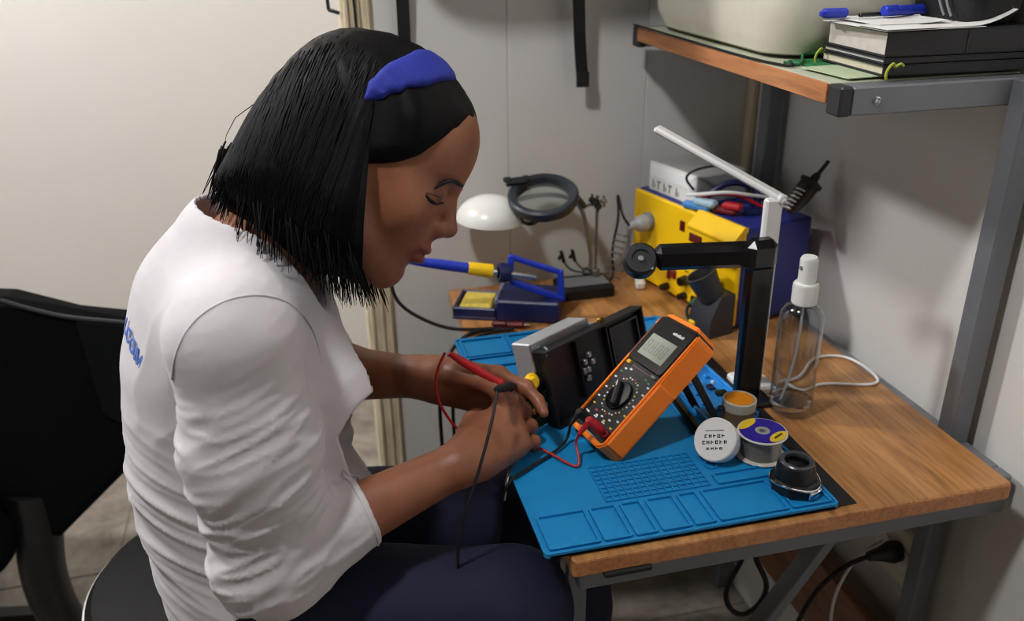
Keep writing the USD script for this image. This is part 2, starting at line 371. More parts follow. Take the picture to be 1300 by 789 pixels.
part(mm, 'power_button', bx(-.036, -.029, .011, .0165, -.003, .002, .001), pm('amber_button', '#e8b52c', .4))
part(mm, 'hold_button', bx(.024, .034, .0115, .0155, -.003, .0012, .001), grey_pl)
part(mm, 'printed_line', cat(bx(-.024, .02, .0125, .0135, -.0021, -.0017)), pm('magenta_print', '#84506c', .6), False)
part(mm, 'dial', mv(lathe([(0, -.003), (.0205, -.003), (.0205, .001), (.019, .002), (0, .002)], 40), (0, -.030, 0)), black_gl)
part(mm, 'dial_grip', mv(bx(-.0042, .0042, -.019, .019, .001, .009, .002), (0, -.030, 0), rot('z', 38)), black_pl)
part(mm, 'dial_pointer', mv(bx(-.0008, .0008, .010, .018, .0088, .0094), (0, -.030, 0), rot('z', 38)), prn, False)
rng = np.random.default_rng(3)
marks = {0: [], 1: [], 2: [], 3: []}
for i in range(30):                                   # the range scale around the dial
    a = 2 * PI * i / 30; r = .0262 + .0016 * (i % 2)
    w, h = (.0034, .0019) if i % 3 else (.0022, .0022)
    marks[(0, 0, 1, 0, 2, 0, 1, 3)[i % 8]].append(mv(bx(-w / 2, w / 2, -h / 2, h / 2, 0, .0004), (r * math.cos(a), -.030 + r * math.sin(a) * 1.03, -.0021)))
for x, y, c_ in [(-.034, -.002, 2), (-.030, .004, 0), (-.020, .007, 0), (.020, .006, 2), (.029, .004, 2), (.034, -.001, 0), (-.036, -.012, 0), (.036, -.012, 0),
                 (-.037, -.030, 0), (.037, -.030, 0), (-.036, -.045, 0), (.036, -.046, 1), (-.033, -.056, 1), (.033, -.057, 0), (-.018, -.062, 3), (.018, -.062, 0), (0, -.064, 0),
                 (-.030, -.070, 0), (.031, -.069, 1), (.010, -.067, 1), (-.010, -.067, 0)]:
    marks[c_].append(mv(bx(-.0026, .0026, -.0012, .0012, 0, .0004), (x, y, -.0021)))
for k_, mm_ in ((0, prn), (1, pry), (2, prg), (3, prr)):
    part(mm, 'scale_print', cat(marks[k_]), mm_, False)
for i, x in enumerate((-.033, -.011, .011, .033)):
    part(mm, 'socket', mv(lathe([(.0025, -.003), (.0058, -.003), (.0058, .0012), (.0044, .0018), (.0025, .0018), (.0025, -.003)], 24), (x, -.079, 0)), (black_gl, black_gl, black_gl, dkred)[i])
part(mm, 'socket_print', cat([mv(bx(-.004, .004, -.0008, .0008, 0, .0004), (x, -.0695, -.0021)) for x in (-.033, -.011, .011)] + [bx(-.022, .022, -.0903, -.0895, -.0021, -.0017)]), prn, False)
part(mm, 'tilt_stand', cat(bar((-.026, .055, -T + .001), (-.026, .030, -.134), .010, .004, .0012), bar((.026, .055, -T + .001), (.026, .030, -.134), .010, .004, .0012), bar((-.026, .030, -.133), (.026, .030, -.133), .006, .010, .0012)), black_pl)
def mml(x, y, z): return MR @ V(x, y, z) + V(0.1472, 0.2143, 0.838)
rp = thing('red_probe_plug', 'red test-lead plug pushed into the lower right of the multimeter', 'plug', mml(.024, -.079, .002), R=MR)
part(rp, 'plug_sleeve', lathe([(0, 0), (.0062, 0), (.0068, .004), (.0068, .014), (.0055, .024), (.0045, .026), (0, .026)], 18), red_rub)
part(rp, 'strain_relief', rod((0, -.002, .022), (-.002, -.021, .020), .0042, 12, .0025), red_rub)
bp_ = thing('black_probe_plug', 'black test-lead plug in the lower middle of the multimeter', 'plug', mml(-.011, -.079, .002), R=MR)
part(bp_, 'plug_sleeve', lathe([(0, 0), (.0062, 0), (.0066, .004), (.0066, .012), (.0052, .021), (0, .021)], 18), black_rub)
part(bp_, 'strain_relief', rod((0, -.002, .018), (-.002, -.021, .015), .004, 12, .0025), black_rub)

# ------------------------------------------------------------------ device under repair: black case with a silver module behind it
PH, LEAN = .549, .280
e_ = V(math.cos(PH), math.sin(PH), 0); u_ = V(-math.sin(PH) * math.sin(LEAN), math.cos(PH) * math.sin(LEAN), math.cos(LEAN)); n_ = np.cross(u_, e_) * -1
CR = np.stack([e_, np.cross(u_, e_), u_], 1)          # x along the case, y to its back, z up the panel
dev = thing('opened_case', 'opened black device case standing on its edge behind the multimeter', 'device case', (.058, .243, .7580), R=CR)
CW, CH = .208, .106
face = sbox(0, 0, CW, CH)
part(dev, 'front_panel', bx(0, CW, .010, .013, 0, CH, .0008), black_pl)
part(dev, 'case_rim', mv(prism(face.difference(sbox(.003, .003, CW - .003, CH - .003)), .022), (0, .022, 0), RX90), black_pl)
part(dev, 'battery_well', mv(prism(sbox(.135, .02, .198, .095).difference(sbox(.138, .023, .195, .092)), .008), (0, .012, 0), RX90), black_gl)
part(dev, 'rib', bx(.062, .065, .002, .012, .02, .10, .0006), black_gl)
part(dev, 'rib', bx(.126, .129, .002, .012, .01, .10, .0006), black_gl)
for i, (x, z) in enumerate([(.078, .066), (.088, .073), (.082, .054), (.093, .062), (.080, .042), (.074, .054)]):
    part(dev, 'terminal', bx(x - .0032, x + .0032, .004, .012, z - .004, z + .004, .001), alu if i < 4 else grey_pl)
part(dev, 'latch', bx(.128, .139, .012, .018, CH - .006, CH + .006, .0015), brass)
sm = part(dev, 'module_shell', bx(.0, .116, .024, .060, .058, CH + .011, .002), pm('module_silver', '#d3d6d9', .38, .45), label='silver metal module box')
part(sm, 'module_edge', bx(.0, .116, .0225, .0245, CH - .012, CH + .0108, .0008), alu)
part(dev, 'module_wrap', bx(.012, .20, .024, .050, .012, .057, .003), black_pl)
# its bare circuit board where the probes touch
bd_ = thing('circuit_board', 'small bare circuit board with a yellow coil at the left end of the black case', 'circuit board', (.046, .262, .7580), R=CR)
part(bd_, 'board', bx(-.038, .006, .0, .0018, .0, .072, .0004), pm('dark_green_board', '#20301f', .45, var=.3, scale=90))
part(bd_, 'yellow_coil', mv(tube(np.array([(.0075 * math.cos(t), .0075 * math.sin(t), 0) for t in np.linspace(0, 2 * PI, 25)]), .0042, 8, True), (-.016, -.006, .066), rot('x', 78)), yellow_pl)
part(bd_, 'yellow_cap', bx(-.028, -.014, -.014, 0, .058, .074, .002), yellow_pl)
for x, z, r, h, m_ in [(-.004, .060, .005, .012, black_gl), (-.002, .044, .006, .014, black_gl), (-.014, .046, .004, .010, alu), (-.022, .042, .0045, .012, black_gl), (-.008, .030, .006, .013, alu), (-.026, .028, .004, .01, brass)]:
    part(bd_, 'capacitor', mv(cyl(r, 0, h, 16, .0008), (x, 0, z), rot('x', 90)), m_)
for x, z in [(-.012, .056), (-.020, .052), (-.016, .036), (-.004, .020), (-.018, .018), (-.030, .040)]:
    part(bd_, 'chip', bx(x - .0035, x + .0035, -.003, 0, z - .002, z + .002, .0005), (grey_pl if z > .03 else black_gl))
part(bd_, 'wire_loop', tube(spline([(.002, -.002, .07), (.004, -.014, .088), (.012, -.016, .098), (.020, -.004, .10), (.022, .006, .094)], 20), .0016, 7), pm('clear_grey_wire', '#8fa0a8', .3))

# ------------------------------------------------------------------ small things on the mat
pb = thing('blue_circuit_board', 'bright blue circuit board with white and dark parts under the multimeter head', 'circuit board', (.281, .280, MZ - .001), rotz=math.radians(3))
part(pb, 'board', bx(-.036, .040, -.078, .078, 0, .004, .001), pcb_blue)
part(pb, 'board_rail', bx(-.036, -.031, -.078, .078, .003, .009, .001), pcb_blue)
part(pb, 'board_rail', bx(.035, .040, -.078, .078, .003, .009, .001), pcb_blue)
for x, y, w, h, z, m_ in [(-.010, .030, .013, .006, .009, paper), (.014, .008, .010, .012, .008, navy_pl), (.020, -.012, .016, .010, .009, black_gl), (-.012, -.002, .008, .008, .007, pcb_blue), (-.016, -.030, .010, .005, .007, pcb_blue),
                           (.004, .018, .004, .004, .008, white_pl), (-.002, .010, .004, .003, .007, white_pl), (.022, .036, .007, .007, .010, pcb_blue), (-.006, -.048, .009, .012, .008, pcb_blue), (.013, -.036, .006, .008, .008, navy_pl), (.024, .020, .004, .005, .008, white_pl)]:
    part(pb, 'component', bx(x - w / 2, x + w / 2, y - h / 2, y + h / 2, .003, z, .001), m_)
sp_ = thing('tweezers', 'slim black tweezers lying beside the blue circuit board', 'tweezers', (.222, .150, MZ))
part(sp_, 'arm', bar((.0, 0, .003), (.012, .15, .003), .008, .003, .001), black_gl)
part(sp_, 'arm', bar((.006, 0, .008), (.014, .15, .004), .008, .003, .001), black_gl)

fx = thing('flux_jar', 'small clear jar with an orange lid behind the solder spool', 'jar', (.291, .200, MZ))
part(fx, 'jar_body', lathe([(0, 0), (.0195, 0), (.021, .002), (.021, .022), (.0195, .024), (0, .024)], 36), pm('amber_jar', '#8a6a42', .25, transmission_weight=.35))
part(fx, 'lid_rim', lathe([(.0, .023), (.0215, .023), (.022, .025), (.022, .036), (.0195, .037), (.0185, .0345), (0, .0345)], 36), pm('milky_plastic', '#b9b2a2', .35))
part(fx, 'lid', lathe([(0, .0343), (.0183, .0343), (.0178, .0362), (0, .0366)], 36), pm('orange_lid', '#e08a1c', .35))
part(fx, 'lid_tab', bx(-.029, -.02, -.004, .004, .024, .028, .001), black_pl)

ss = thing('solder_spool', 'solder wire spool with a blue and yellow label on the mat', 'spool', (.283, .124, MZ), rotz=math.radians(10))
flg = pm('spool_flange', '#cfcac0', .4)
part(ss, 'flange', lathe([(.008, 0), (.030, 0), (.0308, .0012), (.030, .0024), (.008, .0024), (.008, 0)], 48), flg)
part(ss, 'flange', lathe([(.008, .0316), (.030, .0316), (.0308, .0328), (.030, .034), (.008, .034), (.008, .0316)], 48), flg)
part(ss, 'solder_winding', lathe([(.010, .0024)] + [(.0245 + .0006 * (i % 2), .0024 + i * .00146) for i in range(21)] + [(.010, .0316), (.010, .0024)], 40), pm('solder', '#9a938a', .32, .7))
disc = Point(0, 0).buffer(.0285, 24).difference(Point(0, 0).buffer(.0092, 12))
lab = part(ss, 'label_disc', prism(disc, .0004, .034), pm('violet_label', '#2a1c92', .45), False)
ylw = pm('label_yellow', '#e2c02a', .45)
def lens(cx, cy, ang, w, h):
    from shapely import affinity
    return affinity.translate(affinity.rotate(affinity.scale(Point(0, 0).buffer(1, 16), w, h), ang), cx, cy).intersection(Point(0, 0).buffer(.0285, 24))
part(lab, 'label_patch', prism(lens(-.008, .021, 18, .017, .0065), .0003, .0344), ylw, False)
part(lab, 'label_patch', prism(lens(.009, -.0195, 18, .016, .0075), .0003, .0344), ylw, False)
part(lab, 'label_print', cat([mv(bx(-.0011, .0011, -.0015, .0015 + .0004 * (i % 2), 0, .0003), (.003 + i * .0031, -.0205 + i * .0010, .0347), rot('z', 18)) for i in range(5)]), black_gl, False)
part(ss, 'core_hub', lathe([(.004, .001), (.0092, .001), (.0092, .0345), (.0078, .0352), (.004, .0345), (.004, .001)], 24), pm('hub_grey', '#9c9a98', .4))

tn_n = V(-.70, -.42, .60); tn_n /= np.linalg.norm(tn_n)
tx = np.cross(V(0, 0, 1), tn_n); tx /= np.linalg.norm(tx); TRm = np.stack([tx, np.cross(tn_n, tx), tn_n], 1)
tin = thing('flux_tin', 'round white tin leaning on its edge against the solder spool', 'tin', (.228, .133, .7805), R=TRm)
part(tin, 'tin_body', lathe([(0, -.011), (.0245, -.011), (.026, -.0095), (.026, -.001), (0, -.001)], 48), white_pl)
part(tin, 'tin_lid', lathe([(0, -.002), (.0272, -.002), (.0276, .0), (.0276, .0085), (.0262, .0100), (.0245, .0096), (0, .0096)], 48), white_pl)
gl = []
for row, y, h, n in ((0, .002, .0042, 5), (1, -.0060, .0046, 6), (2, -.0130, .003, 4)):
    for i in range(n):
        x = (i - (n - 1) / 2) * .0056
        pieces = [(0, 0, .0011, h), (.0026, 0, .0010, h)] if i % 2 else [(0, 0, .0011, h)]
        pieces += [(0, h * .42, .0034, .0010)] if i % 3 else [(0, h - .001, .0034, .001), (0, 0, .0034, .001)]
        gl += [bx(x - .0017 + a, x - .0017 + a + w, y + b, y + b + hh, .0096, .0099) for a, b, w, hh in pieces]
gl.append(bx(-.012, .012, .0105, .0113, .0096, .0099))
part(tin, 'lid_print', mv(cat(gl), (0, 0, 0), rot('z', 24)), black_gl, False)

lp = thing('eye_loupe', 'black eye loupe lying at the front right corner of the mat', 'loupe', (.288, .052, MZ))
octo = lathe([(.019, .0), (.0275, .0), (.029, .002), (.029, .013), (.026, .016), (.019, .016), (.019, 0)], 8)
part(lp, 'base_ring', octo, black_pl, 20)
part(lp, 'barrel', lathe([(.016, .015), (.0235, .015), (.022, .030), (.0185, .036), (.015, .036), (.016, .015)], 32), black_pl)
part(lp, 'lens_rim', lathe([(.0145, .033), (.0195, .034), (.0200, .0365), (.0185, .038), (.0145, .037), (.0145, .033)], 32), pm('worn_grey_rim', '#55565a', .3, .5))
part(lp, 'lens', lathe([(0, .028), (.0148, .028), (.0148, .030), (0, .033)], 24), black_gl)
part(lp, 'clip_ring', tube(np.array([(.0285 * math.cos(t), .0285 * math.sin(t), .012 + .003 * math.sin(2 * t)) for t in np.linspace(0, 2 * PI, 33)]), .0014, 6, True), chrome)
part(lp, 'clip_plate', mv(bx(-.007, .007, -.0015, .0015, .002, .010, .0008), (.008, -.0295, 0), rot('z', 15)), chrome)
part(lp, 'clip_plate', mv(bx(-.004, .004, -.0015, .0015, .002, .009, .0008), (.019, -.0235, 0), rot('z', 40)), chrome)

# ------------------------------------------------------------------ test leads
cable('red_test_lead', [mml(.022, -.100, .021), mml(.018, -.112, .012), (.055, .155, .7598), (.030, .185, .7612), (.006, .209, .766), (-.022, .218, .780), (-.050, .215, .788), (-.074, .219, .789), (-.090, .225, .806), (-.103, .230, .838), (-.101, .235, .872), (-.090, .238, .894)], .0017, red_rub, 'thin red test lead curving from the multimeter around to the red probe', 60, 8)
cable('black_test_lead', [mml(-.013, -.100, .016), mml(-.016, -.112, .006), (.045, .198, .7615), (.012, .176, .760), (-.015, .158, .7605), (-.034, .147, .756), (-.046, .145, .71), (-.065, .13, .62), (-.092, .11, .61), (-.108, .100, .68), (-.102, .098, .745), (-.085, .104, .790), (-.069, .118, .826), (-.056, .135, .853), (-.043, .162, .874)], .0019, black_rub, 'black test lead dropping off the mat and rising over the right hand', 80, 8)
rpb = thing('red_probe', 'red test probe held like a pen in the left hand', 'probe', (0, 0, 0))
P0, P1 = V(-.0855, .237, .893), V(-.0125, .216, .841)
ax = (P1 - P0) / np.linalg.norm(P1 - P0)
part(rpb, 'handle', mv(lathe([(0, 0), (.0028, 0), (.004, .006), (.0052, .02), (.0060, .05), (.0052, .068), (.0070, .071), (.0070, .074), (.0048, .077), (.0036, .092), (0, .092)], 20), P0, along(P0, P1)), red_rub)
part(rpb, 'needle', rod(P0 + ax * .091, P0 + ax * .108, .0011, 8, .0004), chrome)
bpb = thing('black_probe', 'black test probe held in the right hand against the circuit board', 'probe', (0, 0, 0))
Q0, Q1 = V(-.043, .172, .872), V(.012, .262, .822)
ax2 = (Q1 - Q0) / np.linalg.norm(Q1 - Q0)
part(bpb, 'handle', mv(lathe([(0, 0), (.0026, 0), (.004, .006), (.005, .02), (.0052, .055), (.0066, .058), (.0066, .061), (.0042, .065), (.0034, .085), (0, .085)], 20), Q0, along(Q0, Q1)), black_rub)
part(bpb, 'needle', rod(Q0 + ax2 * .084, Q0 + ax2 * .104, .0011, 8, .0004), chrome)
cable('silver_lead', [(-.004, .205, .7595), (-.018, .182, .7605), (-.030, .162, .7605), (-.036, .150, .757), (-.041, .143, .735)], .0016, silver_wire, 'short bright bare wire hanging over the left edge of the mat', 24, 8)

# ------------------------------------------------------------------ soldering iron in its holder
st = thing('iron_holder', 'navy soldering iron holder base with a yellow sponge and blue cradle', 'holder', (-.014, .640, ZT), rotz=math.radians(-22.6))
part(st, 'sponge_tray', cat(bx(0, .075, 0, .082, 0, .006, .001), bx(0, .075, 0, .006, .004, .022, .002), bx(0, .075, .076, .082, .004, .022, .002), bx(0, .006, 0, .082, .004, .022, .002), bx(.069, .075, 0, .082, .004, .022, .002)), navy_pl)
part(st, 'sponge', bx(.010, .066, .010, .072, .006, .0225, .003), pm('yellow_sponge', '#cbb24a', .9, var=.2, scale=150, bump=.9, bscale=500))
part(st, 'base_block', bx(.075, .182, 0, .082, 0, .038, .003), navy_pl)
part(st, 'block_lip', bx(.073, .079, .0, .082, .030, .041, .0015), pm('greyblue_edge', '#6a7086', .4))
crd = lambda p: np.array(p)
STR = rot('z', 22.6)
loc = lambda p: STR @ (V(*p) - V(-.014, .640, ZT))
A_, B_, C_, D_ = loc((.085, .615, .862)), loc((.166, .605, .830)), loc((.168, .598, .784)), loc((.080, .612, .822))
part(st, 'cradle', cat(bar(A_, B_, .012, .008, .002), bar(D_, C_, .014, .010, .002), bar(B_ + V(0, 0, .004), C_ - V(0, 0, .004), .012, .010, .002), bar(A_ + V(0, 0, .004), D_, .012, .010, .002)), blue_pl)
rc = loc((.070, .610, .838)); rd = along(loc((.024, .61, .843)), rc)
part(st, 'cradle_ring', mv(lathe([(.0105, -.009), (.016, -.009), (.0168, .0), (.015, .010), (.0105, .010), (.0105, -.009)], 28), rc, rd), navy_pl)
part(st, 'cradle_foot', bar(loc((.150, .598, .79)), loc((.150, .60, .784)), .03, .03, .003), navy_pl)
ir = thing('soldering_iron', 'blue soldering iron with a yellow collar resting in its holder', 'soldering iron', (0, 0, 0))
I0, I1 = V(-.104, .611, .880), V(.072, .610, .837)
iR = along(I0, I1); iL = np.linalg.norm(I1 - I0)
part(ir, 'handle', mv(lathe([(0, .018), (.0055, .018), (.0068, .03), (.0085, .07), (.0088, .118), (0, .118)], 24), I0, iR), blue_pl)
part(ir, 'collar', mv(lathe([(0, .117), (.0098, .117), (.0108, .124), (.0115, .150), (.0118, .158), (0, .158)], 24), I0, iR), yellow_pl)
part(ir, 'tail', mv(lathe([(0, 0), (.003, 0), (.0042, .006), (.0056, .019), (0, .019)], 16), I0, iR), black_rub)
part(ir, 'barrel', rod(I0 + (I1 - I0) * (.156 / iL), I0 + (I1 - I0) * (.235 / iL), .0045, 16), chrome)
cable('iron_cable', [I0 + V(.003, 0, 0), (-.112, .608, .872), (-.117, .603, .852), (-.110, .598, .815), (-.079, .595, .783), (-.035, .59, .760), (.005, .582, .7545), (.050, .576, .7540)], .0030, black_rub, 'black soldering iron cable sweeping down from the handle tail to the bench', 50, 10)
cable('dark_cable', [(.055, .572, .7545), (.02, .575, .7545), (-.004, .566, .752), (-.030, .553, .738), (-.052, .535, .70), (-.06, .53, .62), (-.05, .53, .4)], .0032, black_rub, 'outer of two dark cables hanging off the bench behind the left hand', 40, 10, group='dark cables over the bench edge')
cable('dark_cable', [(.075, .566, .7545), (.04, .562, .7545), (.010, .553, .753), (-.012, .540, .742), (-.032, .525, .705), (-.040, .52, .62), (-.03, .52, .4)], .0030, black_rub, 'inner of two dark cables hanging off the bench behind the left hand', 40, 10, group='dark cables over the bench edge')
rcl = thing('red_clip', 'dark red crocodile clip lying in front of the navy iron holder', 'clip', (.068, .582, .7515), rotz=math.radians(-18))
part(rcl, 'boot', bx(-.026, .0, -.005, .005, 0, .010, .003), dkred)
part(rcl, 'boot', bx(-.002, .028, -.006, .006, .0, .009, .003), dkred)
part(rcl, 'jaw', bx(.026, .038, -.002, .002, .002, .006, .001), chrome)

# ------------------------------------------------------------------ helping hand with magnifier, dome lamp
hh = thing('helping_hand', 'helping-hand stand with a tilted round magnifier at the back of the bench', 'magnifier stand', (.235, .690, ZT))
iron_bl = pm('cast_black', '#1a1a1c', .5, .3)
part(hh, 'base', bevprism(rrect(-.048, .052, -.032, .036, .008), .022, .004), iron_bl)
part(hh, 'base_pad', bx(-.04, .044, -.02, .02, .021, .024, .001), grey_pl)
nick = pm('nickel', '#8d8a84', .3, .9)
part(hh, 'post', rod((.029, .016, .02), (.029, .016, .176), .0028, 14), nick)
part(hh, 'post_socket', mv(cyl(.008, .020, .038, 20, .002), (.029, .016, 0)), nick)
part(hh, 'cross_bar', rod((.002, .014, .158), (.042, .018, .166), .0028, 12), nick)
for x, z, r in ((.029, .158, .0062), (.018, .170, .0058), (.040, .166, .0045)):
    part(hh, 'wing_nut', mv(cat(cyl(r, -.006, .006, 18, .0015), bx(-.0015, .0015, -.011, .011, -.003, .003, .001)), (x, .012, z), rot('x', 80)), black_gl if r > .005 else nick)
lens_c = V(.163, .70, .934) - V(.235, .690, ZT)
ln = V(-.13, -.30, .95); ln /= np.linalg.norm(ln)
lx = V(.94, .0, -.34); lx -= ln * (lx @ ln); lx /= np.linalg.norm(lx); LR = np.stack([lx, np.cross(ln, lx), ln], 1)
LR_ = LR
part(hh, 'magnifier_frame', mv(lathe([(.046, -.011), (.058, -.011), (.0615, -.004), (.0615, .006), (.058, .009), (.048, .007), (.046, -.011)], 48), lens_c, LR), pm('dark_slate', '#2a2f36', .4))
gls = usdkit.material(stage, '/World/Looks/lens_glass', {'t': ('transparent_bsdf', dict(color=(.90, .94, .93))), 'g': ('glossy_bsdf', dict(roughness=.03, color=(.9, .95, .95))), 'f': ('layer_weight', dict(blend=.5)), 'w': ('math', dict(math_type='power', value2=3.0)), 's': ('math', dict(math_type='multiply_add', value2=.6, value3=.05)), 'm': ('mix_closure', {})},
                      [('f.facing', 'w.value1'), ('w.value', 's.value1'), ('s.value', 'm.fac'), ('t.BSDF', 'm.closure1'), ('g.BSDF', 'm.closure2')], surface='m.closure')
part(hh, 'magnifier_lens', mv(lathe([(0, -.004), (.03, -.003), (.0462, -.0006), (.0462, .0006), (.03, .003), (0, .004)], 40), lens_c, LR), gls)
part(hh, 'magnifier_arm', bar(lens_c + LR @ V(.052, 0, 0), V(.004, .014, .158), .014, .009, .002), pm('dark_slate', '', .4))
clipc = lens_c + LR @ V(-.040, .040, .010)
part(hh, 'frame_clip', cat(mv(bx(-.020, .018, -.008, .008, -.004, .006, .002), clipc, LR), mv(bx(-.024, -.010, -.006, .006, .004, .010, .002), clipc, LR), mv(bx(.010, .022, -.006, .006, .0, .009, .002), clipc, LR)), black_pl)
part(hh, 'small_lens', mv(lathe([(.0125, -.003), (.0165, -.003), (.0165, .003), (.0125, .003), (.0125, -.003)], 30), V(.135, .685, .902) - V(.235, .690, ZT), LR), black_pl)
part(hh, 'small_lens_glass', mv(lathe([(0, -.001), (.0126, -.0006), (.0126, .0006), (0, .001)], 24), V(.135, .685, .902) - V(.235, .690, ZT), LR), gls)
for sx, px, py in ((-1, -.033, .030), (1, -.012, .030)):
    part(hh, 'clip_arm', tube(spline([(.02, .016, .03), (px + .02, py, .035), (px + .006, py, .052)], 12), .002, 7), nick)
    part(hh, 'crocodile_clip', cat(bar((px + .006, py, .050), (px, py, .074), .009, .006, .002), bar((px - .005, py, .057), (px + .004, py, .069), .008, .005, .002)), black_gl)
gooseneck_pts = spline([(.255, .722, .772), (.262, .726, .80), (.255, .732, .845), (.250, .738, .880), (.236, .746, .905), (.205, .752, .918), (.165, .750, .922), (.120, .742, .918)], 60)
dl = thing('dome_lamp', 'white dome-shaded lamp on a gooseneck behind the magnifier', 'lamp', (0, 0, 0))
part(dl, 'gooseneck', tube(gooseneck_pts, .0042, 10), pm('gooseneck_grey', '#a9a7a2', .35, .5))
shade = lathe([(.0600 * math.cos(t) + .0005, .044 * math.sin(t)) for t in np.linspace(0, PI / 2, 14)], 48)
inner_ = lathe([(.0590 * math.cos(t), .0425 * math.sin(t)) for t in np.linspace(0, PI / 2, 12)], 48)
inner_.invert()
shm = pm('white_enamel', '#e9e7e0', .28)
part(dl, 'shade', mv(cat(shade, inner_), (.076, .734, .890), rot('y', 3)), shm)
part(dl, 'bulb', mv(lathe([(0, -.004), (.010, .0), (.016, .012), (.012, .026), (.008, .036), (0, .036)], 24), (.076, .734, .896)), white_pl)
part(dl, 'lamp_foot', mv(cyl(.011, 0, .010, 20, .002), (.255, .722, .772)), iron_bl)
coil = np.array([(.013 * math.cos(t), .013 * math.sin(t), .012 * t / (2 * PI)) for t in np.linspace(0, 8 * 2 * PI, 160)])
cs = thing('wire_coil', 'loose silver wire spring standing left of the yellow station', 'wire', (.300, .735, ZT))
part(cs, 'coil', mv(tube(coil[:140], .0011, 6), (.004, 0, .012), rot('y', 16)), silver_wire)
part(cs, 'tail', tube(spline([(.004, .0, .016), (-.010, -.01, .006), (-.012, .01, .002), (.012, .012, .0015), (.02, -.01, .0015)], 24), .0011, 6), silver_wire)
# ------------------------------------------------------------------ yellow and blue rework station
SA = math.radians(14.2)
SO = V(.3865, .610, ZT)
SRm = V(math.cos(SA), -math.sin(SA), 0, math.sin(SA), math.cos(SA), 0, 0, 0, 1).reshape(3, 3)
stn = thing('rework_station', 'yellow-fronted blue soldering station against the right wall', 'soldering station', SO, R=SRm)
navy_case = pm('navy_case', '#202a78', .45, bump=.1)
part(stn, 'case', bx(.006, .152, -.1425, .1425, .006, .172, .004), navy_case)
part(stn, 'front_panel', bx(-.002, .008, -.1425, .1425, .006, .171, .003), yellow_pl)
part(stn, 'display_hood', trimesh.convex.convex_hull(np.array([(x, y, z) for y in (-.1425, -.030) for x, z in ((-.002, .112), (-.017, .120), (-.017, .154), (.006, .177), (.014, .175), (.014, .16))])), yellow_pl)
part(stn, 'hood_groove', bx(-.0175, -.016, -.141, -.033, .149, .151), pm('groove_shade_yellow', '#a88508', .5))  # darker strip, the shade of a groove put into its colour
disp = pm('red_display', '#5a0f12', .15)
part(stn, 'display', bx(-.0185, -.015, -.070, -.038, .128, .143, .001), disp)
part(stn, 'display', bx(-.004, -.001, -.007, .006, .131, .149, .001), disp)
part(stn, 'display', bx(-.0045, -.001, -.084, -.048, .069, .086, .001), disp)
kn = lambda y, z, r, h=.014: mv(lathe([(0, 0), (r, 0), (r, .003), (r * .82, h), (0, h)], 24), (-.002, y, z), rot('y', -90))
for y, z, r in ((-.019, .046, .0095), (-.063, .048, .009), (-.02, .018, .007), (.03, .018, .007)):
    part(stn, 'knob', kn(y, z, r), black_gl)
for y, z, w, h in ((.012, .047, .009, .016), (.026, .044, .008, .020), (-.045, .018, .012, .016)):
    part(stn, 'rocker_switch', bx(-.007, 0, y - w / 2, y + w / 2, z - h / 2, z + h / 2, .0015), dkred if w < .012 else black_gl)
part(stn, 'panel_print', cat([bx(-.0026, -.0018, y, y + .010, z, z + .002) for y, z in ((-.025, .062), (-.07, .062), (.02, .062), (-.03, .0075), (.015, .0075))]), black_gl, False)
part(stn, 'foot', bx(.0, .02, -.14, -.12, 0, .007, .001), black_rub); part(stn, 'foot', bx(.0, .02, .12, .14, 0, .007, .001), black_rub)
part(stn, 'foot', bx(.13, .15, -.14, -.12, 0, .007, .001), black_rub); part(stn, 'foot', bx(.13, .15, .12, .14, 0, .007, .001), black_rub)
part(stn, 'outlet', mv(lathe([(0, 0), (.017, 0), (.017, .006), (.013, .009), (0, .009)], 24), (-.002, .093, .122), rot('y', -90)), grey_pl)
sw = lambda p: SRm @ V(*p) + SO
gp = thing('grey_connector', 'pale grey connector plugged into the far end of the yellow panel', 'connector', sw((-.010, .093, .120)), R=SRm)
part(gp, 'plug', mv(lathe([(0, 0), (.015, 0), (.016, .008), (.013, .018), (.009, .022), (0, .022)], 24), (0, 0, 0), rot('y', -90)), pm('pale_grey_plastic', '#a9adb2', .4))
part(gp, 'collar', mv(lathe([(0, .018), (.010, .018), (.006, .036), (0, .036)], 20), (0, 0, 0), rot('y', -90) @ rot('x', 0)), pm('pale_grey_plastic', '', .4))
cable('station_cable', [sw((-.044, .093, .120)), sw((-.055, .10, .138)), sw((-.045, .128, .160)), sw((-.03, .155, .155)), sw((-.02, .165, .11)), sw((-.03, .165, .05)), sw((-.03, .160, .0035)), sw((-.06, .13, .003))], .0024, black_rub, 'thin black cable arching from the grey connector down behind the station', 50, 8)
wp = thing('white_plug', 'white plug lying at the foot of the yellow station', 'plug', sw((-.022, .085, .0)), R=SRm @ rot('z', 60))
part(wp, 'plug_body', bx(-.016, .016, -.009, .009, 0, .016, .004), white_pl)
part(wp, 'plug_tip', bx(.014, .028, -.005, .005, .003, .012, .002), grey_pl)
for y, m_, lab_, nm in ((-.098, pm('teal_plug', '#2a5f86', .4), 'blue round connector low on the near end of the yellow panel', 'blue_connector'), (-.060, pm('green_plug', '#2f5a3c', .4), 'dark green connector low on the yellow panel beside the blue one', 'green_connector')):
    q = thing(nm, lab_, 'connector', sw((-.002, y, .020)), R=SRm)
    part(q, 'plug', mv(lathe([(0, 0), (.009, 0), (.009, .012), (.006, .02), (0, .02)], 20), (0, 0, 0), rot('y', -90)), m_)
    part(q, 'cord', tube(spline([(-.018, 0, 0), (-.03, -.004, -.004), (-.036, -.02, -.0165), (-.02, -.05, -.0165)], 16), .0028, 7), black_rub)
th_ = thing('tool_stand', 'dark grey tool stand in front of the near end of the station', 'stand', sw((-.035, -.118, 0)), R=SRm)
dkg = pm('charcoal_plastic', '#2b2b31', .45)
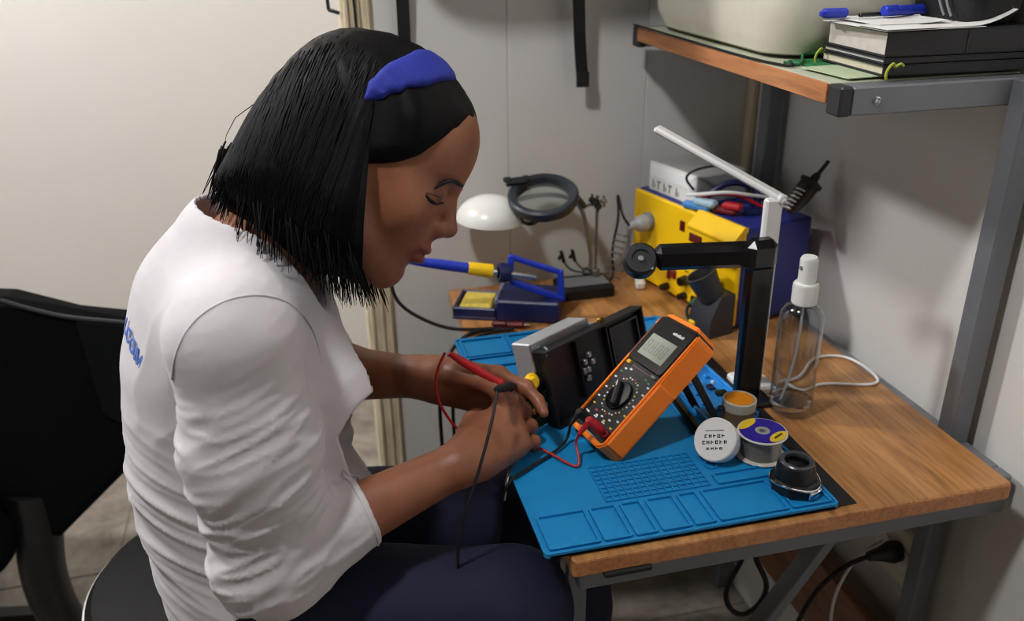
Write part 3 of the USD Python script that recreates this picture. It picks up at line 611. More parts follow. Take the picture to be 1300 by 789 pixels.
part(th_, 'stand_body', trimesh.convex.convex_hull(np.array([(x, y, z) for y in (-.032, .02) for x, z in ((-.02, 0), (.028, 0), (.028, .07), (.0, .07), (-.02, .03))])), dkg)
part(th_, 'stand_cup', mv(lathe([(.012, 0), (.020, 0), (.026, .045), (.022, .045), (.012, .004), (.012, 0)], 28), (.004, -.004, .060), rot('x', -18) @ rot('y', -22)), dkg)
part(th_, 'yellow_button', bx(-.024, -.018, .004, .018, .006, .018, .002), yellow_pl)

# on top of the station
wbx = thing('white_power_supply', 'white bench supply with a silver top standing on the yellow station', 'power supply', sw((.018, .050, .172)), R=SRm)
part(wbx, 'case', bx(.002, .11, -.055, .075, 0, .052, .003), pm('light_grey_case', '#b5b6b4', .35, .3))
part(wbx, 'front_panel', bx(-.001, .003, -.055, .075, 0, .052, .001), white_pl)
part(wbx, 'window_strip', bx(-.0022, -.0008, -.052, .070, .026, .047, .0005), pm('bright_white', '#f6f6f6', .3))
gly = []
for i, y in enumerate((.063, .047, .031, .015, -.004)):
    gly += [bx(-.0016, -.0008, y - .001, y + .001, .005, .020)] + ([bx(-.0016, -.0008, y - .006, y + .004, .018, .020)] if i % 2 else [bx(-.0016, -.0008, y - .006, y - .0045, .006, .014)])
part(wbx, 'panel_print', cat(gly), pm('dark_print', '#2c2c36', .6), False)
def W_(a, b, h): return sw((a, b, .172 + h))
cable('black_lead', [W_(.015, -.002, .030), W_(.0, .0, .055), W_(.03, -.03, .075), W_(.07, -.06, .06), W_(.09, -.07, .012), W_(.10, -.05, .003)], .0022, black_rub, 'thin black lead arching over the white supply', 30, 7)
cable('red_lead', [W_(.016, -.012, .018), W_(.03, -.035, .028), W_(.06, -.06, .028), W_(.09, -.085, .012), W_(.11, -.10, .003)], .0032, red_rub, 'red lead bundled on top of the blue station case', 30, 8)
cable('white_lead', [W_(.004, .0, .022), W_(.012, -.03, .030), W_(.04, -.06, .036), W_(.075, -.075, .030), W_(.11, -.085, .02), W_(.12, -.09, .003)], .003, white_pl, 'white lead lying across the blue station case', 30, 8)
cable('navy_lead', [W_(.03, -.02, .02), W_(.055, -.035, .042), W_(.085, -.05, .040), W_(.10, -.07, .02), W_(.09, -.09, .004), W_(.06, -.08, .004)], .0055, navy_pl, 'thick navy lead coiled on the blue station case', 30, 10)
cl_ = thing('blue_clamp', 'light blue test clamp lying on the station in front of the white supply', 'clamp', W_(.010, -.022, 0), R=SRm @ rot('z', -70))
lbl = pm('light_blue_plastic', '#3f86c8', .4)
part(cl_, 'jaw', bx(-.028, .024, -.008, .008, 0, .013, .004), lbl)
part(cl_, 'grip', bx(-.006, .034, -.010, .010, .010, .022, .004), pm('pale_blue_plastic', '#a9c6d8', .4))
rj = thing('red_clamp', 'dark red test clamp lying on the station behind the light blue clamp', 'clamp', W_(.034, -.060, 0), R=SRm @ rot('z', -60))
part(rj, 'jaw', bx(-.022, .022, -.008, .008, 0, .012, .004), dkred)
part(rj, 'grip', bx(-.004, .030, -.009, .009, .009, .021, .004), red_rub)
hg = thing('hot_air_gun', 'dark hot-air handpiece pointing up at the near end of the blue case', 'handpiece', (.515, .500, .937), R=along((.515, .500, .933), (.574, .500, 1.009)))
part(hg, 'grip', lathe([(0, .0), (.008, .0), (.013, .012), (.016, .03), (.0165, .052), (.013, .062), (0, .062)], 24), pm('brown_black', '#2a1d19', .4))
part(hg, 'nozzle', lathe([(0, .060), (.008, .060), (.006, .072), (.0035, .076), (.003, .10), (0, .10)], 18), pm('dark_metal', '#4a3f3a', .35, .7))
part(hg, 'guard', lathe([(.011, .054), (.019, .054), (.019, .060), (.011, .060), (.011, .054)], 20), pm('brown_black', '', .4))
coil2 = [(.0065 * math.cos(t), .0065 * math.sin(t), .007 * t / (2 * PI)) for t in np.linspace(0, 6 * 2 * PI, 110)]
part(hg, 'spring', mv(tube(np.array(coil2), .0014, 6), (-.010, .015, .000)), pm('pale_spring', '#d8d6d0', .3, .4))

# ------------------------------------------------------------------ desk lamp (white) and microscope camera arm (black)
wl = thing('led_lamp', 'slim white folding desk lamp with its arm raised to the left', 'lamp', (.366, .298, ZT))
lw = pm('lamp_white', '#efedea', .35)
part(wl, 'foot', bevprism(rrect(-.028, .024, -.028, .03, .006), .010, .003), lw)
part(wl, 'post', bx(-.0125, .0125, -.006, .006, .009, .282, .003), lw)
hinge = V(.378, .296, ZT) + V(.004, 0, .284)
part(wl, 'hinge', mv(cyl(.0065, -.010, .010, 20, .002), (.008, 0, .281), rot('x', 90)), lw)
tip = V(.243, .415, 1.108) - V(.366, .298, ZT)
part(wl, 'arm', bar((.016, -.006, .278), tip, .019, .009, .003, 0), lw)
led = tip + (V(.016, -.006, .278) - tip) * .12
mc = thing('camera_stand', 'black microscope camera stand with a round head reaching over the bench', 'camera stand', (.337, .264, ZT))
part(mc, 'foot', bevprism(rrect(-.035, .03, -.03, .02, .006), .008, .003), black_gl)
part(mc, 'post', bx(-.0185, .0185, -.009, .009, .006, .222, .004), black_gl)
part(mc, 'elbow', bx(-.024, .0200, -.0145, .0145, .196, .240, .009), black_gl)
hd = V(.183, .300, .962) - V(.337, .264, ZT)
part(mc, 'arm', bar((.0, .0, .219), hd + V(.018, -.004, .004), .028, .032, .007), black_gl)
hR = along((0, 0, 0), (-.25, -.75, .62))
part(mc, 'camera_head', mv(lathe([(0, -.016), (.018, -.016), (.022, -.012), (.022, .008), (.019, .012), (.012, .012), (.012, .009), (0, .009)], 36), hd, hR), black_pl)
part(mc, 'head_button', mv(cyl(.004, .008, .012, 16, .001), hd, hR), alu)
part(mc, 'status_light', mv(bx(-.0035, .0035, -.003, .003, .0, .0013), hd + hR @ V(.012, -.012, .0105), hR), pm('pale_green', '#8fb8a4', .4))

# ------------------------------------------------------------------ spray bottle and white cord
sb_ = thing('spray_bottle', 'clear spray bottle with a white pump cap on the bench', 'bottle', (.380, .220, ZT + .0005))
clear = usdkit.material(stage, '/World/Looks/clear_plastic', {'t': ('transparent_bsdf', dict(color=(.90, .915, .93))), 'g': ('glossy_bsdf', dict(roughness=.06)), 'f': ('layer_weight', dict(blend=.5)), 'w': ('math', dict(math_type='power', value2=3.0)), 's': ('math', dict(math_type='multiply_add', value2=.8, value3=.05)), 'm': ('mix_closure', {})},
                        [('f.facing', 'w.value1'), ('w.value', 's.value1'), ('s.value', 'm.fac'), ('t.BSDF', 'm.closure1'), ('g.BSDF', 'm.closure2')], surface='m.closure')
part(sb_, 'bottle_body', lathe([(0, .002), (.020, .0), (.0265, .002), (.029, .008), (.029, .135), (.0275, .148), (.021, .158), (.0145, .162), (.0145, .168),
                                 (.0135, .168), (.0135, .1615), (.0205, .157), (.0265, .147), (.0278, .135), (.0278, .012), (.024, .008), (0, .007)], 48), clear)
liq = usdkit.material(stage, '/World/Looks/clear_liquid', {'p': ('principled_bsdf', dict(base_color=(.95, .97, .98), roughness=0.02, transmission_weight=1.0, ior=1.33))}, [], surface='p.BSDF')
part(sb_, 'liquid', lathe([(0, .0085), (.0235, .009), (.0272, .0125), (.0272, .020), (0, .020)], 40), liq)
part(sb_, 'pump_collar', lathe([(0, .162), (.0155, .162), (.0165, .164), (.0165, .188), (.0145, .191), (0, .191)], 36), white_pl)
part(sb_, 'pump_head', lathe([(0, .190), (.0112, .190), (.0115, .194), (.0115, .222), (.0095, .226), (0, .226)], 32), white_pl)
part(sb_, 'nozzle', mv(cyl(.0022, 0, .0022, 12), (-.0112, -.002, .213), rot('y', -90)), grey_pl)
part(sb_, 'dip_tube', tube(spline([(0, 0, .165), (.0, 0, .11), (-.004, .002, .06), (-.014, .004, .014)], 20), .0018, 8), pm('milky_tube', '#d5d8d8', .4))
cable('white_usb_cord', [(.408, .292, .754), (.435, .295, .7535), (.47, .325, .7525), (.50, .346, .7525), (.54, .338, .7525), (.552, .29, .7525), (.540, .254, .7525), (.50, .259, .7525), (.455, .27, .7525), (.425, .262, .7525), (.412, .285, .7545)], .0022, white_pl, 'white cord lying in a loop right of the spray bottle', 60, 8)

# ------------------------------------------------------------------ things on the overhead shelf
ZS = 1.2035
tub = thing('white_container', 'big off-white plastic container with rounded corners on the shelf', 'container', (.468, .525, ZS))
def loft(rings):
    n = len(rings[0]); v = np.vstack(rings); f = []
    for i in range(len(rings) - 1):
        for k in range(n):
            q = (k + 1) % n; f += [[i * n + k, i * n + q, (i + 1) * n + q], [i * n + k, (i + 1) * n + q, (i + 1) * n + k]]
    v = np.vstack([v, rings[0].mean(0), rings[-1].mean(0)])
    for k in range(n):
        q = (k + 1) % n; f += [[len(v) - 2, q, k], [len(v) - 1, (len(rings) - 1) * n + k, (len(rings) - 1) * n + q]]
    return trimesh.Trimesh(v, np.array(f), process=False)
def rr_ring(hx, hy, r, z, n=8):
    return np.array([(x, y, z) for x, y in list(rrect(-hx, hx, -hy, hy, r, n).exterior.coords)[:-1]])
part(tub, 'tub', loft([rr_ring(.088, .175, .05, 0), rr_ring(.104, .200, .055, .007), rr_ring(.113, .218, .06, .03), rr_ring(.116, .226, .06, .08), rr_ring(.118, .224, .06, .24), rr_ring(.12, .228, .06, .26)]), cream_pl)
part(tub, 'lid', loft([rr_ring(.121, .232, .06, .258), rr_ring(.123, .234, .06, .264), rr_ring(.123, .234, .06, .28), rr_ring(.118, .228, .06, .288)]), cream_pl)
dkc = pm('black_book_cloth', '#17171a', .55, bump=.2, bscale=900)
def book(name, label, cat_, loc_, rz, w, d, t, cover, ct=.0018, pages=paper):
    q = thing(name, label, cat_, loc_, rotz=rz)
    part(q, 'cover', cat(bx(0, w, 0, d, 0, ct, .0005), bx(0, w, 0, d, t - ct, t, .0005), bx(0, w, 0, ct * 1.2, 0, t, .0006)), cover)
    part(q, 'page_block', bx(.003, w - .003, ct, d - .004, ct, t - ct, .0004), pages)
    return q
rz = math.radians(-2)
folder = thing('green_folder', 'thin green folder lowest in the paper stack on the shelf', 'folder', (.385, .185, ZS), rotz=math.radians(4))
part(folder, 'cover', bx(0, .19, 0, .135, 0, .0022, .0005), pm('green_card', '#2c7a45', .6))
part(folder, 'sheet', bx(-.02, .18, -.012, .075, .0022, .0032), pm('pale_green_paper', '#b7c7a2', .8))
b1 = book('thin_notebook', 'thin black-covered notebook with cream pages at the bottom of the stack', 'notebook', (.404, .166, ZS + .0035), rz, .19, .135, .012, dkc, pages=pm('cream_pages', '#cfc6ae', .8, var=.08, scale=120))
b2 = book('slim_folder', 'slim black folder with white sheets between the notebook and the binder', 'folder', (.405, .168, ZS + .0160), rz, .19, .132, .007, dkc)
b3 = book('black_binder', 'thick black binder with pale pages lying on the shelf stack', 'binder', (.406, .169, ZS + .0235), rz, .19, .128, .028, dkc, .002, pm('binder_pages', '#c9c0b8', .8, var=.08, scale=100))
part(b3, 'spine_groove', bx(.10, .102, -.0006, .001, .001, .027), black_gl)
sheets = thing('loose_papers', 'loose white papers with a curled right edge on top of the binder', 'papers', (.404, .167, ZS + .0520), rotz=math.radians(1))
def sheet(x0, x1, y0, y1, z, curl, n=14):
    xs = np.linspace(x0, x1, n); pts = []
    top_, bot = [], []
    for i, x in enumerate(xs):
        zz = z + curl * max(0, (i / (n - 1) - .6) / .4) ** 2
        top_.append(((x, y0, zz), (x, y1, zz)))
    q = [trimesh.convex.convex_hull(np.array([p + V(0, 0, o) for a in (top_[i], top_[i + 1]) for p in (V(*a[0]), V(*a[1])) for o in (0, .0006)])) for i in range(n - 1)]
    return cat(q)
part(sheets, 'sheet', sheet(-.004, .125, -.002, .12, 0, .0), paper)
part(sheets, 'sheet', sheet(.02, .165, .0, .118, .001, .016), paper)
part(sheets, 'sheet', sheet(-.006, .06, -.006, .05, .002, .0), paper)
part(sheets, 'sheet', sheet(.01, .10, .03, .125, .003, .002), paper)
for nm, lb, p_, a_ in (('blue_clip', 'small blue plastic clip at the left end of the paper stack', (.402, .27, ZS + .0565), 85), ('blue_marker', 'blue marker lying on the papers beside the black bag', (.50, .26, ZS + .0575), 10)):
    q = thing(nm, lb, 'clip' if 'clip' in nm else 'marker', p_, rotz=math.radians(a_ - 90 if 'clip' in nm else a_))
    part(q, 'body', bx(-.016, .016, -.006, .006, 0, .011, .003) if 'clip' in nm else mv(cyl(.0058, 0, .055, 18, .0015), (-.025, 0, .006), rot('y', 90)), blue_pl)
    part(q, 'cap', bx(-.018, -.014, -.004, .004, .002, .008, .001) if 'clip' in nm else mv(cyl(.0063, 0, .022, 18, .0015), (-.046, 0, .0065), rot('y', 90)), blue_pl)
pen = thing('black_pen', 'slim black pen resting across the loose papers', 'pen', (.425, .255, ZS + .0572), rotz=math.radians(6))
part(pen, 'barrel', mv(cyl(.0026, 0, .085, 12, .001), (0, 0, .003), rot('y', 90)), black_gl)
part(pen, 'tip', mv(lathe([(0, 0), (.0024, 0), (.0006, .01), (0, .01)], 12), (.085, 0, .003), rot('y', 90)), alu)
for i, (p_, lb) in enumerate((((.409, .1655, ZS + .0045), 'yellow-green elastic tie around the near corner of the notebook'), ((.402, .297, ZS + .0045), 'yellow-green elastic tie around the far corner of the notebook'))):
    single('elastic_tie', mv(tube(spline([(-.003, -.004, -.003), (-.004, -.005, .006), (.002, -.006, .014), (.006, -.004, .010), (.012, -.0045, .013), (.016, -.005, .0105)], 20), .0016, 7), p_), pm('lime_cord', '#a8b43a', .6), lb, 'tie', 'elastic ties')
cable('green_ribbon', [(.36, .30, ZS + .003), (.372, .285, ZS + .002), (.385, .30, ZS + .006), (.40, .32, ZS + .008), (.42, .315, ZS + .01)], .002, pm('green_cord', '#1f5c33', .6), 'dark green ribbon at the far left end of the paper stack', 24, 7)
cable('shelf_cable', [(.336, .75, ZS + .003), (.338, .6, ZS + .0025), (.339, .45, ZS + .002), (.345, .31, ZS + .002), (.356, .275, ZS + .0025), (.368, .30, ZS + .003)], .0018, black_rub, 'thin black cable along the front edge of the shelf', 40, 7)
pch = thing('black_pouch', 'black fabric bag with grey drawcords on the right end of the binder', 'bag', (.553, .235, ZS + .0526))
part(pch, 'bag_body', loft([rr_ring(.030, .050, .02, 0), rr_ring(.038, .058, .024, .015), rr_ring(.040, .06, .026, .05), rr_ring(.036, .055, .024, .09), rr_ring(.022, .04, .018, .11)]), bpm)
for o in (0, .012):
    part(pch, 'drawcord', tube(spline([(-.042, -.03 + o, .008), (-.046, -.02 + o, .03), (-.043, -.01 + o, .07), (-.03, .0 + o, .10)], 16), .0016, 6), grey_pl)
# ------------------------------------------------------------------ signed-distance modelling for the figure
class SDF:
    """a list of (kind, parameters, blend) combined in order; each has a box outside which it is not evaluated"""
    def __init__(self): self.ops = []
    def cone(self, a, b, ra, rb=None, k=.012, op='add'):
        a, b = V(*a), V(*b); rb = ra if rb is None else rb
        lo, hi = np.minimum(a - ra, b - rb), np.maximum(a + ra, b + rb)
        def fn(p):
            ab = b - a; t = np.clip((p - a) @ ab / max(ab @ ab, 1e-12), 0, 1)
            return np.linalg.norm(p - a - t[:, None] * ab, axis=1) - (ra + (rb - ra) * t)
        self.ops.append((op, fn, lo, hi, k)); return self
    def chain(self, pts, rs, k=.012, inner=None):
        for i in range(len(pts) - 1): self.cone(pts[i], pts[i + 1], rs[i], rs[i + 1], k if (i == 0 or inner is None) else inner)
        return self
    def ell(self, c, r, R=None, k=.02, op='add'):
        c, r = V(*c), V(*r); R = np.eye(3) if R is None else R
        ext = np.sqrt(((R * r) ** 2).sum(1))
        def fn(p):
            q = (p - c) @ R
            k0 = np.linalg.norm(q / r, axis=1); k1 = np.linalg.norm(q / r ** 2, axis=1)
            return np.where(k1 > 1e-9, k0 * (k0 - 1) / np.maximum(k1, 1e-9), -r.min())
        self.ops.append((op, fn, c - ext, c + ext, k)); return self
    def group(self, other, k=.006):
        lo = np.min([o[2] for o in other.ops], 0); hi = np.max([o[3] for o in other.ops], 0)
        self.ops.append(('add', other.__call__, lo, hi, k)); return self
    def custom(self, fn, lo, hi, k=.0, op='sub'):
        self.ops.append((op, fn, V(*lo), V(*hi), k)); return self
    def bounds(self):
        a = [o for o in self.ops if o[0] == 'add']
        return np.min([o[2] for o in a], 0), np.max([o[3] for o in a], 0)
    def __call__(self, p):
        d = np.full(len(p), 0.25); plo, phi = p.min(0), p.max(0)
        for op, fn, lo, hi, k in self.ops:
            mgn = .04 + k
            if (plo > hi + mgn).any() or (phi < lo - mgn).any(): continue
            q = fn(p)
            if op == 'add':
                if k > 0:
                    h = np.maximum(k - np.abs(d - q), 0) / k; d = np.minimum(d, q) - h * h * k * .25
                else: d = np.minimum(d, q)
            else:
                q = -q
                if k > 0:
                    h = np.maximum(k - np.abs(d - q), 0) / k; d = np.maximum(d, q) + h * h * k * .25
                else: d = np.maximum(d, q)
        return d
def surface(sdf, h, pad=.02, shell=0.0, bounds=None, smooth_it=0):
    """surface nets over the blocks that the surface can cross"""
    lo, hi = sdf.bounds() if bounds is None else bounds
    lo = lo - pad; B = 12
    nb = np.ceil((hi + pad - lo) / (h * B)).astype(int); N = nb * B + 1
    G = np.full(N, 1.0, np.float32)
    ii = np.stack(np.meshgrid(*[np.arange(n) for n in nb], indexing='ij'), -1).reshape(-1, 3)
    cen = lo + (ii + .5) * B * h
    near = np.zeros(len(ii), bool); dc = np.zeros(len(ii))
    for s in range(0, len(ii), 64):
        dc[s:s + 64] = sdf(cen[s:s + 64])
    near = np.abs(dc) < B * h * .5 * 1.74 * 1.25 + .004 + shell
    g = np.stack(np.meshgrid(*[np.arange(B + 1)] * 3, indexing='ij'), -1).reshape(-1, 3)
    for (a, b, c_), nr, d0 in zip(ii * B, near, dc):
        if nr:
            d = sdf(lo + (g + [a, b, c_]) * h)
            if shell: d = np.maximum(d, -(d + shell))
            G[a:a + B + 1, b:b + B + 1, c_:c_ + B + 1] = d.reshape(B + 1, B + 1, B + 1)
        elif d0 < 0 and not shell:
            blk = G[a:a + B + 1, b:b + B + 1, c_:c_ + B + 1]; blk[blk == 1.0] = -1.0
    S = G < 0
    cs = sum(S[i:N[0] - 1 + i, j:N[1] - 1 + j, k:N[2] - 1 + k].astype(np.int8) for i in (0, 1) for j in (0, 1) for k in (0, 1))
    act = np.argwhere((cs > 0) & (cs < 8))
    idx = np.full(N - 1, -1, np.int32); idx[tuple(act.T)] = np.arange(len(act))
    acc, cnt = np.zeros((len(act), 3)), np.zeros(len(act))
    cr = [(i, j, k) for i in (0, 1) for j in (0, 1) for k in (0, 1)]
    val = {q: G[act[:, 0] + q[0], act[:, 1] + q[1], act[:, 2] + q[2]] for q in cr}
    for q in cr:
        for ax in range(3):
            if q[ax] == 0:
                r = list(q); r[ax] = 1; r = tuple(r); a, b = val[q], val[r]
                mk = (a < 0) != (b < 0); t = np.where(mk, a / np.where(mk, a - b, 1), 0)
                P = np.tile(np.array(q, float), (len(act), 1)); P[:, ax] += t
                acc[mk] += P[mk]; cnt += mk
    v = lo + (act + acc / cnt[:, None]) * h
    F = []
    for ax in range(3):
        u, w = (ax + 1) % 3, (ax + 2) % 3
        sl0 = [slice(1, -1)] * 3; sl0[ax] = slice(0, N[ax] - 1)
        sl1 = list(sl0); sl1[ax] = slice(1, N[ax])
        s0, s1 = S[tuple(sl0)], S[tuple(sl1)]
        for flip, mk in ((False, s0 & ~s1), (True, ~s0 & s1)):
            e = np.argwhere(mk); off = np.ones(3, int); off[ax] = 0; e = e + off
            c4 = []
            for du, dw in ((-1, -1), (0, -1), (0, 0), (-1, 0)):
                q = e.copy(); q[:, u] += du; q[:, w] += dw; c4.append(idx[tuple(q.T)])
            c4 = np.stack(c4, 1)
            F.append(c4[:, ::-1] if flip else c4)
    F = np.vstack(F); F = F[(F >= 0).all(1)]
    q = trimesh.Trimesh(v, np.vstack([F[:, [0, 1, 2]], F[:, [0, 2, 3]]]), process=False)
    if smooth_it:
        from scipy.sparse import coo_matrix
        E = np.vstack([F[:, [0, 1]], F[:, [1, 2]], F[:, [2, 3]], F[:, [3, 0]]]); E = np.vstack([E, E[:, ::-1]])
        A = coo_matrix((np.ones(len(E)), (E[:, 0], E[:, 1])), shape=(len(v), len(v))).tocsr()
        dg = np.maximum(np.asarray(A.sum(1)).ravel(), 1)[:, None]; lone = np.asarray(A.sum(1)).ravel() == 0
        x = v.copy()
        for _ in range(smooth_it):
            for lam in (.5, -.52):
                x = x + lam * np.where(lone[:, None], 0, A @ x / dg - x)
        q.vertices = x
    return q
def vnormals(q):
    return np.array(trimesh.Trimesh(q.vertices, q.faces, process=False).vertex_normals)
def cam_pt(u, v, d):                     # a point d metres in front of the camera's plane, used to lay the pose out in space
    return CAM + fwd * d + rgt * ((u - 650) / F_PX * d) - upv * ((v - 394.5) / F_PX * d)
nrm = lambda a: V(*a) / np.linalg.norm(a)

# ------------------------------------------------------------------ pose (world coordinates, metres)
R_SHO, L_SHO = V(-.318, .122, 1.000), V(-.292, .405, .930)
R_ELB, L_ELB = V(-.313, .098, .742), V(-.265, .390, .815)
R_WRI, L_WRI = V(-.076, .158, .793), V(-.100, .280, .838)
NECK = V(-.305, .268, 1.045)
HC, HS = cam_pt(474, 197, .962), 1.05                  # head centre and scale
_z = nrm(rgt * .44 + upv * .90); _x = nrm(rgt * .90 - upv * .44); _y = np.cross(_z, _x)
ta = math.radians(5); _x, _y = _x * math.cos(ta) + _y * math.sin(ta), _y * math.cos(ta) - _x * math.sin(ta)
HR = np.stack([_x, _y, _z], 1)
hp = lambda x, y, z: HC + HR @ (V(x, y, z) * HS)
BA = math.radians(12); BF = V(math.cos(BA), math.sin(BA), 0); BL = V(-math.sin(BA), math.cos(BA), 0)
BR = np.stack([BF, BL, V(0, 0, 1)], 1)

# ------------------------------------------------------------------ hands
def hand(wri, h, t, nb, fingers, thumb, s=1.0):
    """palm from the wrist along h, t the thumb side, nb the back of the hand; fingers: (base along t, base along h, lengths, flexes, spread, radius)"""
    P = lambda a, b, c_: wri + (h * a + t * b + nb * c_) * s
    g = SDF()
    for b, ln in ((.026, .080), (.009, .083), (-.009, .078), (-.026, .070)):
        g.cone(P(.006, b * .62, 0), P(ln, b, .002), .0155 * s, .0118 * s, .012)
    g.cone(P(.010, .016, -.006), P(.050, .034, -.012), .017 * s, .013 * s, .014)        # ball of the thumb
    g.cone(P(.012, -.016, -.006), P(.06, -.024, -.008), .015 * s, .012 * s, .014)
    g.cone(P(-.02, 0, 0), P(.012, 0, 0), .0235 * s, .022 * s, .018)
    allf, tips = SDF(), []
    for b, a, Ls, fl, sp, r in fingers:
        f = SDF(); q = P(a, b, .001); pts, ang = [q], 0
        for Ln, x in zip(Ls, fl):
            ang += math.radians(x)
            dirn = (h * math.cos(ang) - nb * math.sin(ang)) * math.cos(sp) + t * math.sin(sp)
            q = q + dirn * Ln * s; pts.append(q)
        rs = [r * 1.15 * s, r * 1.02 * s, r * .92 * s, r * .78 * s]
        f.chain(pts, rs, .004, .004)
        f.cone(pts[1] + nb * .001, pts[1], r * 1.06 * s, None, .006)                # knuckle
        allf.group(f, .0015); tips.append(pts)
    g.group(allf, .006)
    pts = [P(*x) for x in thumb]
    g.group(SDF().chain(pts, [.014 * s, .0112 * s, .0102 * s, .0082 * s], .006, .005), .010)
    tips.append(pts)
    return g, tips
h_ = nrm((.80, .57, .10)); n0 = nrm((-.38, -.76, .52)); t_ = nrm(np.cross(h_, n0)) * 1.0
if t_[2] < 0: t_ = -t_
nb_ = nrm(np.cross(t_, h_)); nb_ = nb_ if nb_ @ n0 > 0 else -nb_
RH, RT = hand(R_WRI, h_, t_, nb_,
    [(.0285, .078, (.040, .024, .019), (14, 30, 20), .00, .0082), (.0095, .082, (.041, .026, .020), (24, 34, 22), -.02, .0085),
     (-.0095, .078, (.038, .024, .019), (28, 36, 24), -.06, .0081), (-.0270, .070, (.031, .019, .017), (30, 38, 24), -.14, .0072)],
    [(.026, .030, -.014), (.054, .044, -.026), (.082, .046, -.040), (.104, .040, -.048)], .95)
hl = nrm((.80, -.16, -.20)); n1 = nrm((.05, .90, .36)); tl = nrm(np.cross(n1, hl))
if tl[2] < 0: tl = -tl
nl = nrm(np.cross(tl, hl)); nl = nl if nl @ n1 > 0 else -nl
LH, LT = hand(L_WRI, hl, tl, nl,
    [(.0285, .078, (.040, .024, .020), (22, 28, 18), .02, .0082), (.0095, .080, (.040, .025, .020), (46, 60, 34), .00, .0085),
     (-.0095, .076, (.037, .024, .019), (54, 66, 36), -.03, .0081), (-.0270, .068, (.030, .019, .017), (58, 70, 36), -.08, .0072)],
    [(.026, .030, -.014), (.052, .042, -.026), (.078, .038, -.036), (.098, .030, -.036)])

# ------------------------------------------------------------------ body: one continuous surface
body = SDF()
body.ell(V(-.335, .272, .925), (.100, .120, .11), BR, .05)
body.ell(V(-.335, .272, .80), (.105, .110, .15), BR, .05)
body.cone(R_SHO, L_SHO, .038, .038, .05)
body.cone(NECK + V(.0, 0, -.02), hp(-.030, 0, -.055), .058, .052, .035)
body.cone(NECK + V(-.02, -.0, -.045), R_SHO, .040, .042, .04); body.cone(NECK + V(-.02, 0, -.045), L_SHO, .040, .042, .04)
body.cone(R_SHO, R_ELB, .046, .038, .03); body.cone(L_SHO, L_ELB, .046, .038, .03)
def mid(a, b, t): return a + (b - a) * t
for E_, W_r in ((R_ELB, R_WRI), (L_ELB, L_WRI)):
    body.cone(E_, mid(E_, W_r, .3), .036, .0375, .02); body.cone(mid(E_, W_r, .3), mid(E_, W_r, .98), .0375, .0245, .02)
body.group(RH, .016); body.group(LH, .016)
# head
head = SDF()
def he(c_, r, k=.02, op='add', pitch=0): head.ell(hp(*c_), V(*r) * HS, HR @ rot('y', pitch), k * HS, op)
def hcn(a, b, ra, rb, k=.012): head.cone(hp(*a), hp(*b), ra * HS, rb * HS, k * HS)
he((-.006, 0, .030), (.094, .073, .086), .02)
he((.030, 0, -.020), (.058, .062, .082), .03)
he((.060, 0, .040), (.034, .054, .044), .03)
for s in (-1, 1):
    hcn((-.006, s * .058, -.040), (.012, s * .050, -.078), .014, .014, .03)
    hcn((.012, s * .050, -.078), (.060, s * .010, -.104), .014, .0130, .028)
    he((.053, s * .036, -.034), (.028, .024, .028), .02)            # cheek
    hcn((.083, s * .012, .012), (.074, s * .040, .014), .0085, .0075, .014)      # brow ridge
    he((.096, s * .031, -.007), (.016, .017, .010), .012, 'sub')     # socket
    he((.0735, s * .0310, -.007), (.0145, .0155, .0125), .005)       # closed lid over the eyeball
    he((.0940, s * .0115, -.0400), (.0100, .0072, .0072), .005)      # nostril wing
    he((-.030, s * .070, -.014), (.014, .007, .026), .006)           # ear
he((.060, 0, -.1015), (.018, .020, .016), .018)                      # chin
he((.070, 0, -.062), (.024, .030, .026), .02)                       # mouth mound
hcn((.087, 0, .006), (.0935, 0, -.016), .0075, .0075, .012)
hcn((.0935, 0, -.016), (.1045, 0, -.0345), .0075, .0098, .010)
he((.0895, 0, -.0655), (.0095, .0215, .0060), .005)                 # upper lip
he((.0870, 0, -.0770), (.0100, .0185, .0068), .005)                 # lower lip
he((.0995, 0, -.0712), (.010, .023, .0013), .003, 'sub')             # mouth line
he((.090, 0, -.090), (.008, .014, .005), .008, 'sub')
hcn((-.03, 0, -.05), (.035, 0, -.085), .045, .022, .03)              # under the jaw
body.group(head, .030)
bm = surface(body, .0023, smooth_it=2)
# colour masks: the lips
vv = np.array(bm.vertices); lv = (vv - HC) @ HR / HS
lipm = np.clip(1.35 - np.sqrt((lv[:, 1] / .023) ** 2 + ((lv[:, 2] + .0712) / .0125) ** 2), 0, .35) / .35 * (lv[:, 0] > .074)
skin = usdkit.material(stage, '/World/Looks/skin', {
    'tc': ('texture_coordinate', {}), 'n': ('noise_texture', dict(scale=28.0, detail=5.0)), 'a': ('attribute', dict(attribute='lip')),
    'r': ('rgb_ramp', dict(ramp=[(.3, lin('#804e37')), (.7, lin('#945e42'))])), 'mx': ('mix', dict(mix_type='mix', color2=lin('#7e3f38'))),
    'nb': ('noise_texture', dict(scale=420.0, detail=2.0)), 'b': ('bump', dict(strength=.18, distance=.0006)),
    'p': ('principled_bsdf', dict(roughness=.48, subsurface_weight=.12, subsurface_radius=(1.0, .35, .2), subsurface_scale=.006, specular_ior_level=.45))},
    [('tc.object', 'n.vector'), ('n.fac', 'r.fac'), ('r.color', 'mx.color1'), ('a.fac', 'mx.fac'), ('mx.color', 'p.base_color'), ('tc.object', 'nb.vector'), ('nb.fac', 'b.height'), ('b.normal', 'p.normal')], surface='p.BSDF')
who = thing('person', 'woman in white shirt and blue headband bent over the bench holding test probes', 'person', (0, 0, 0))
bp = part(who, 'body', bm, skin, True)
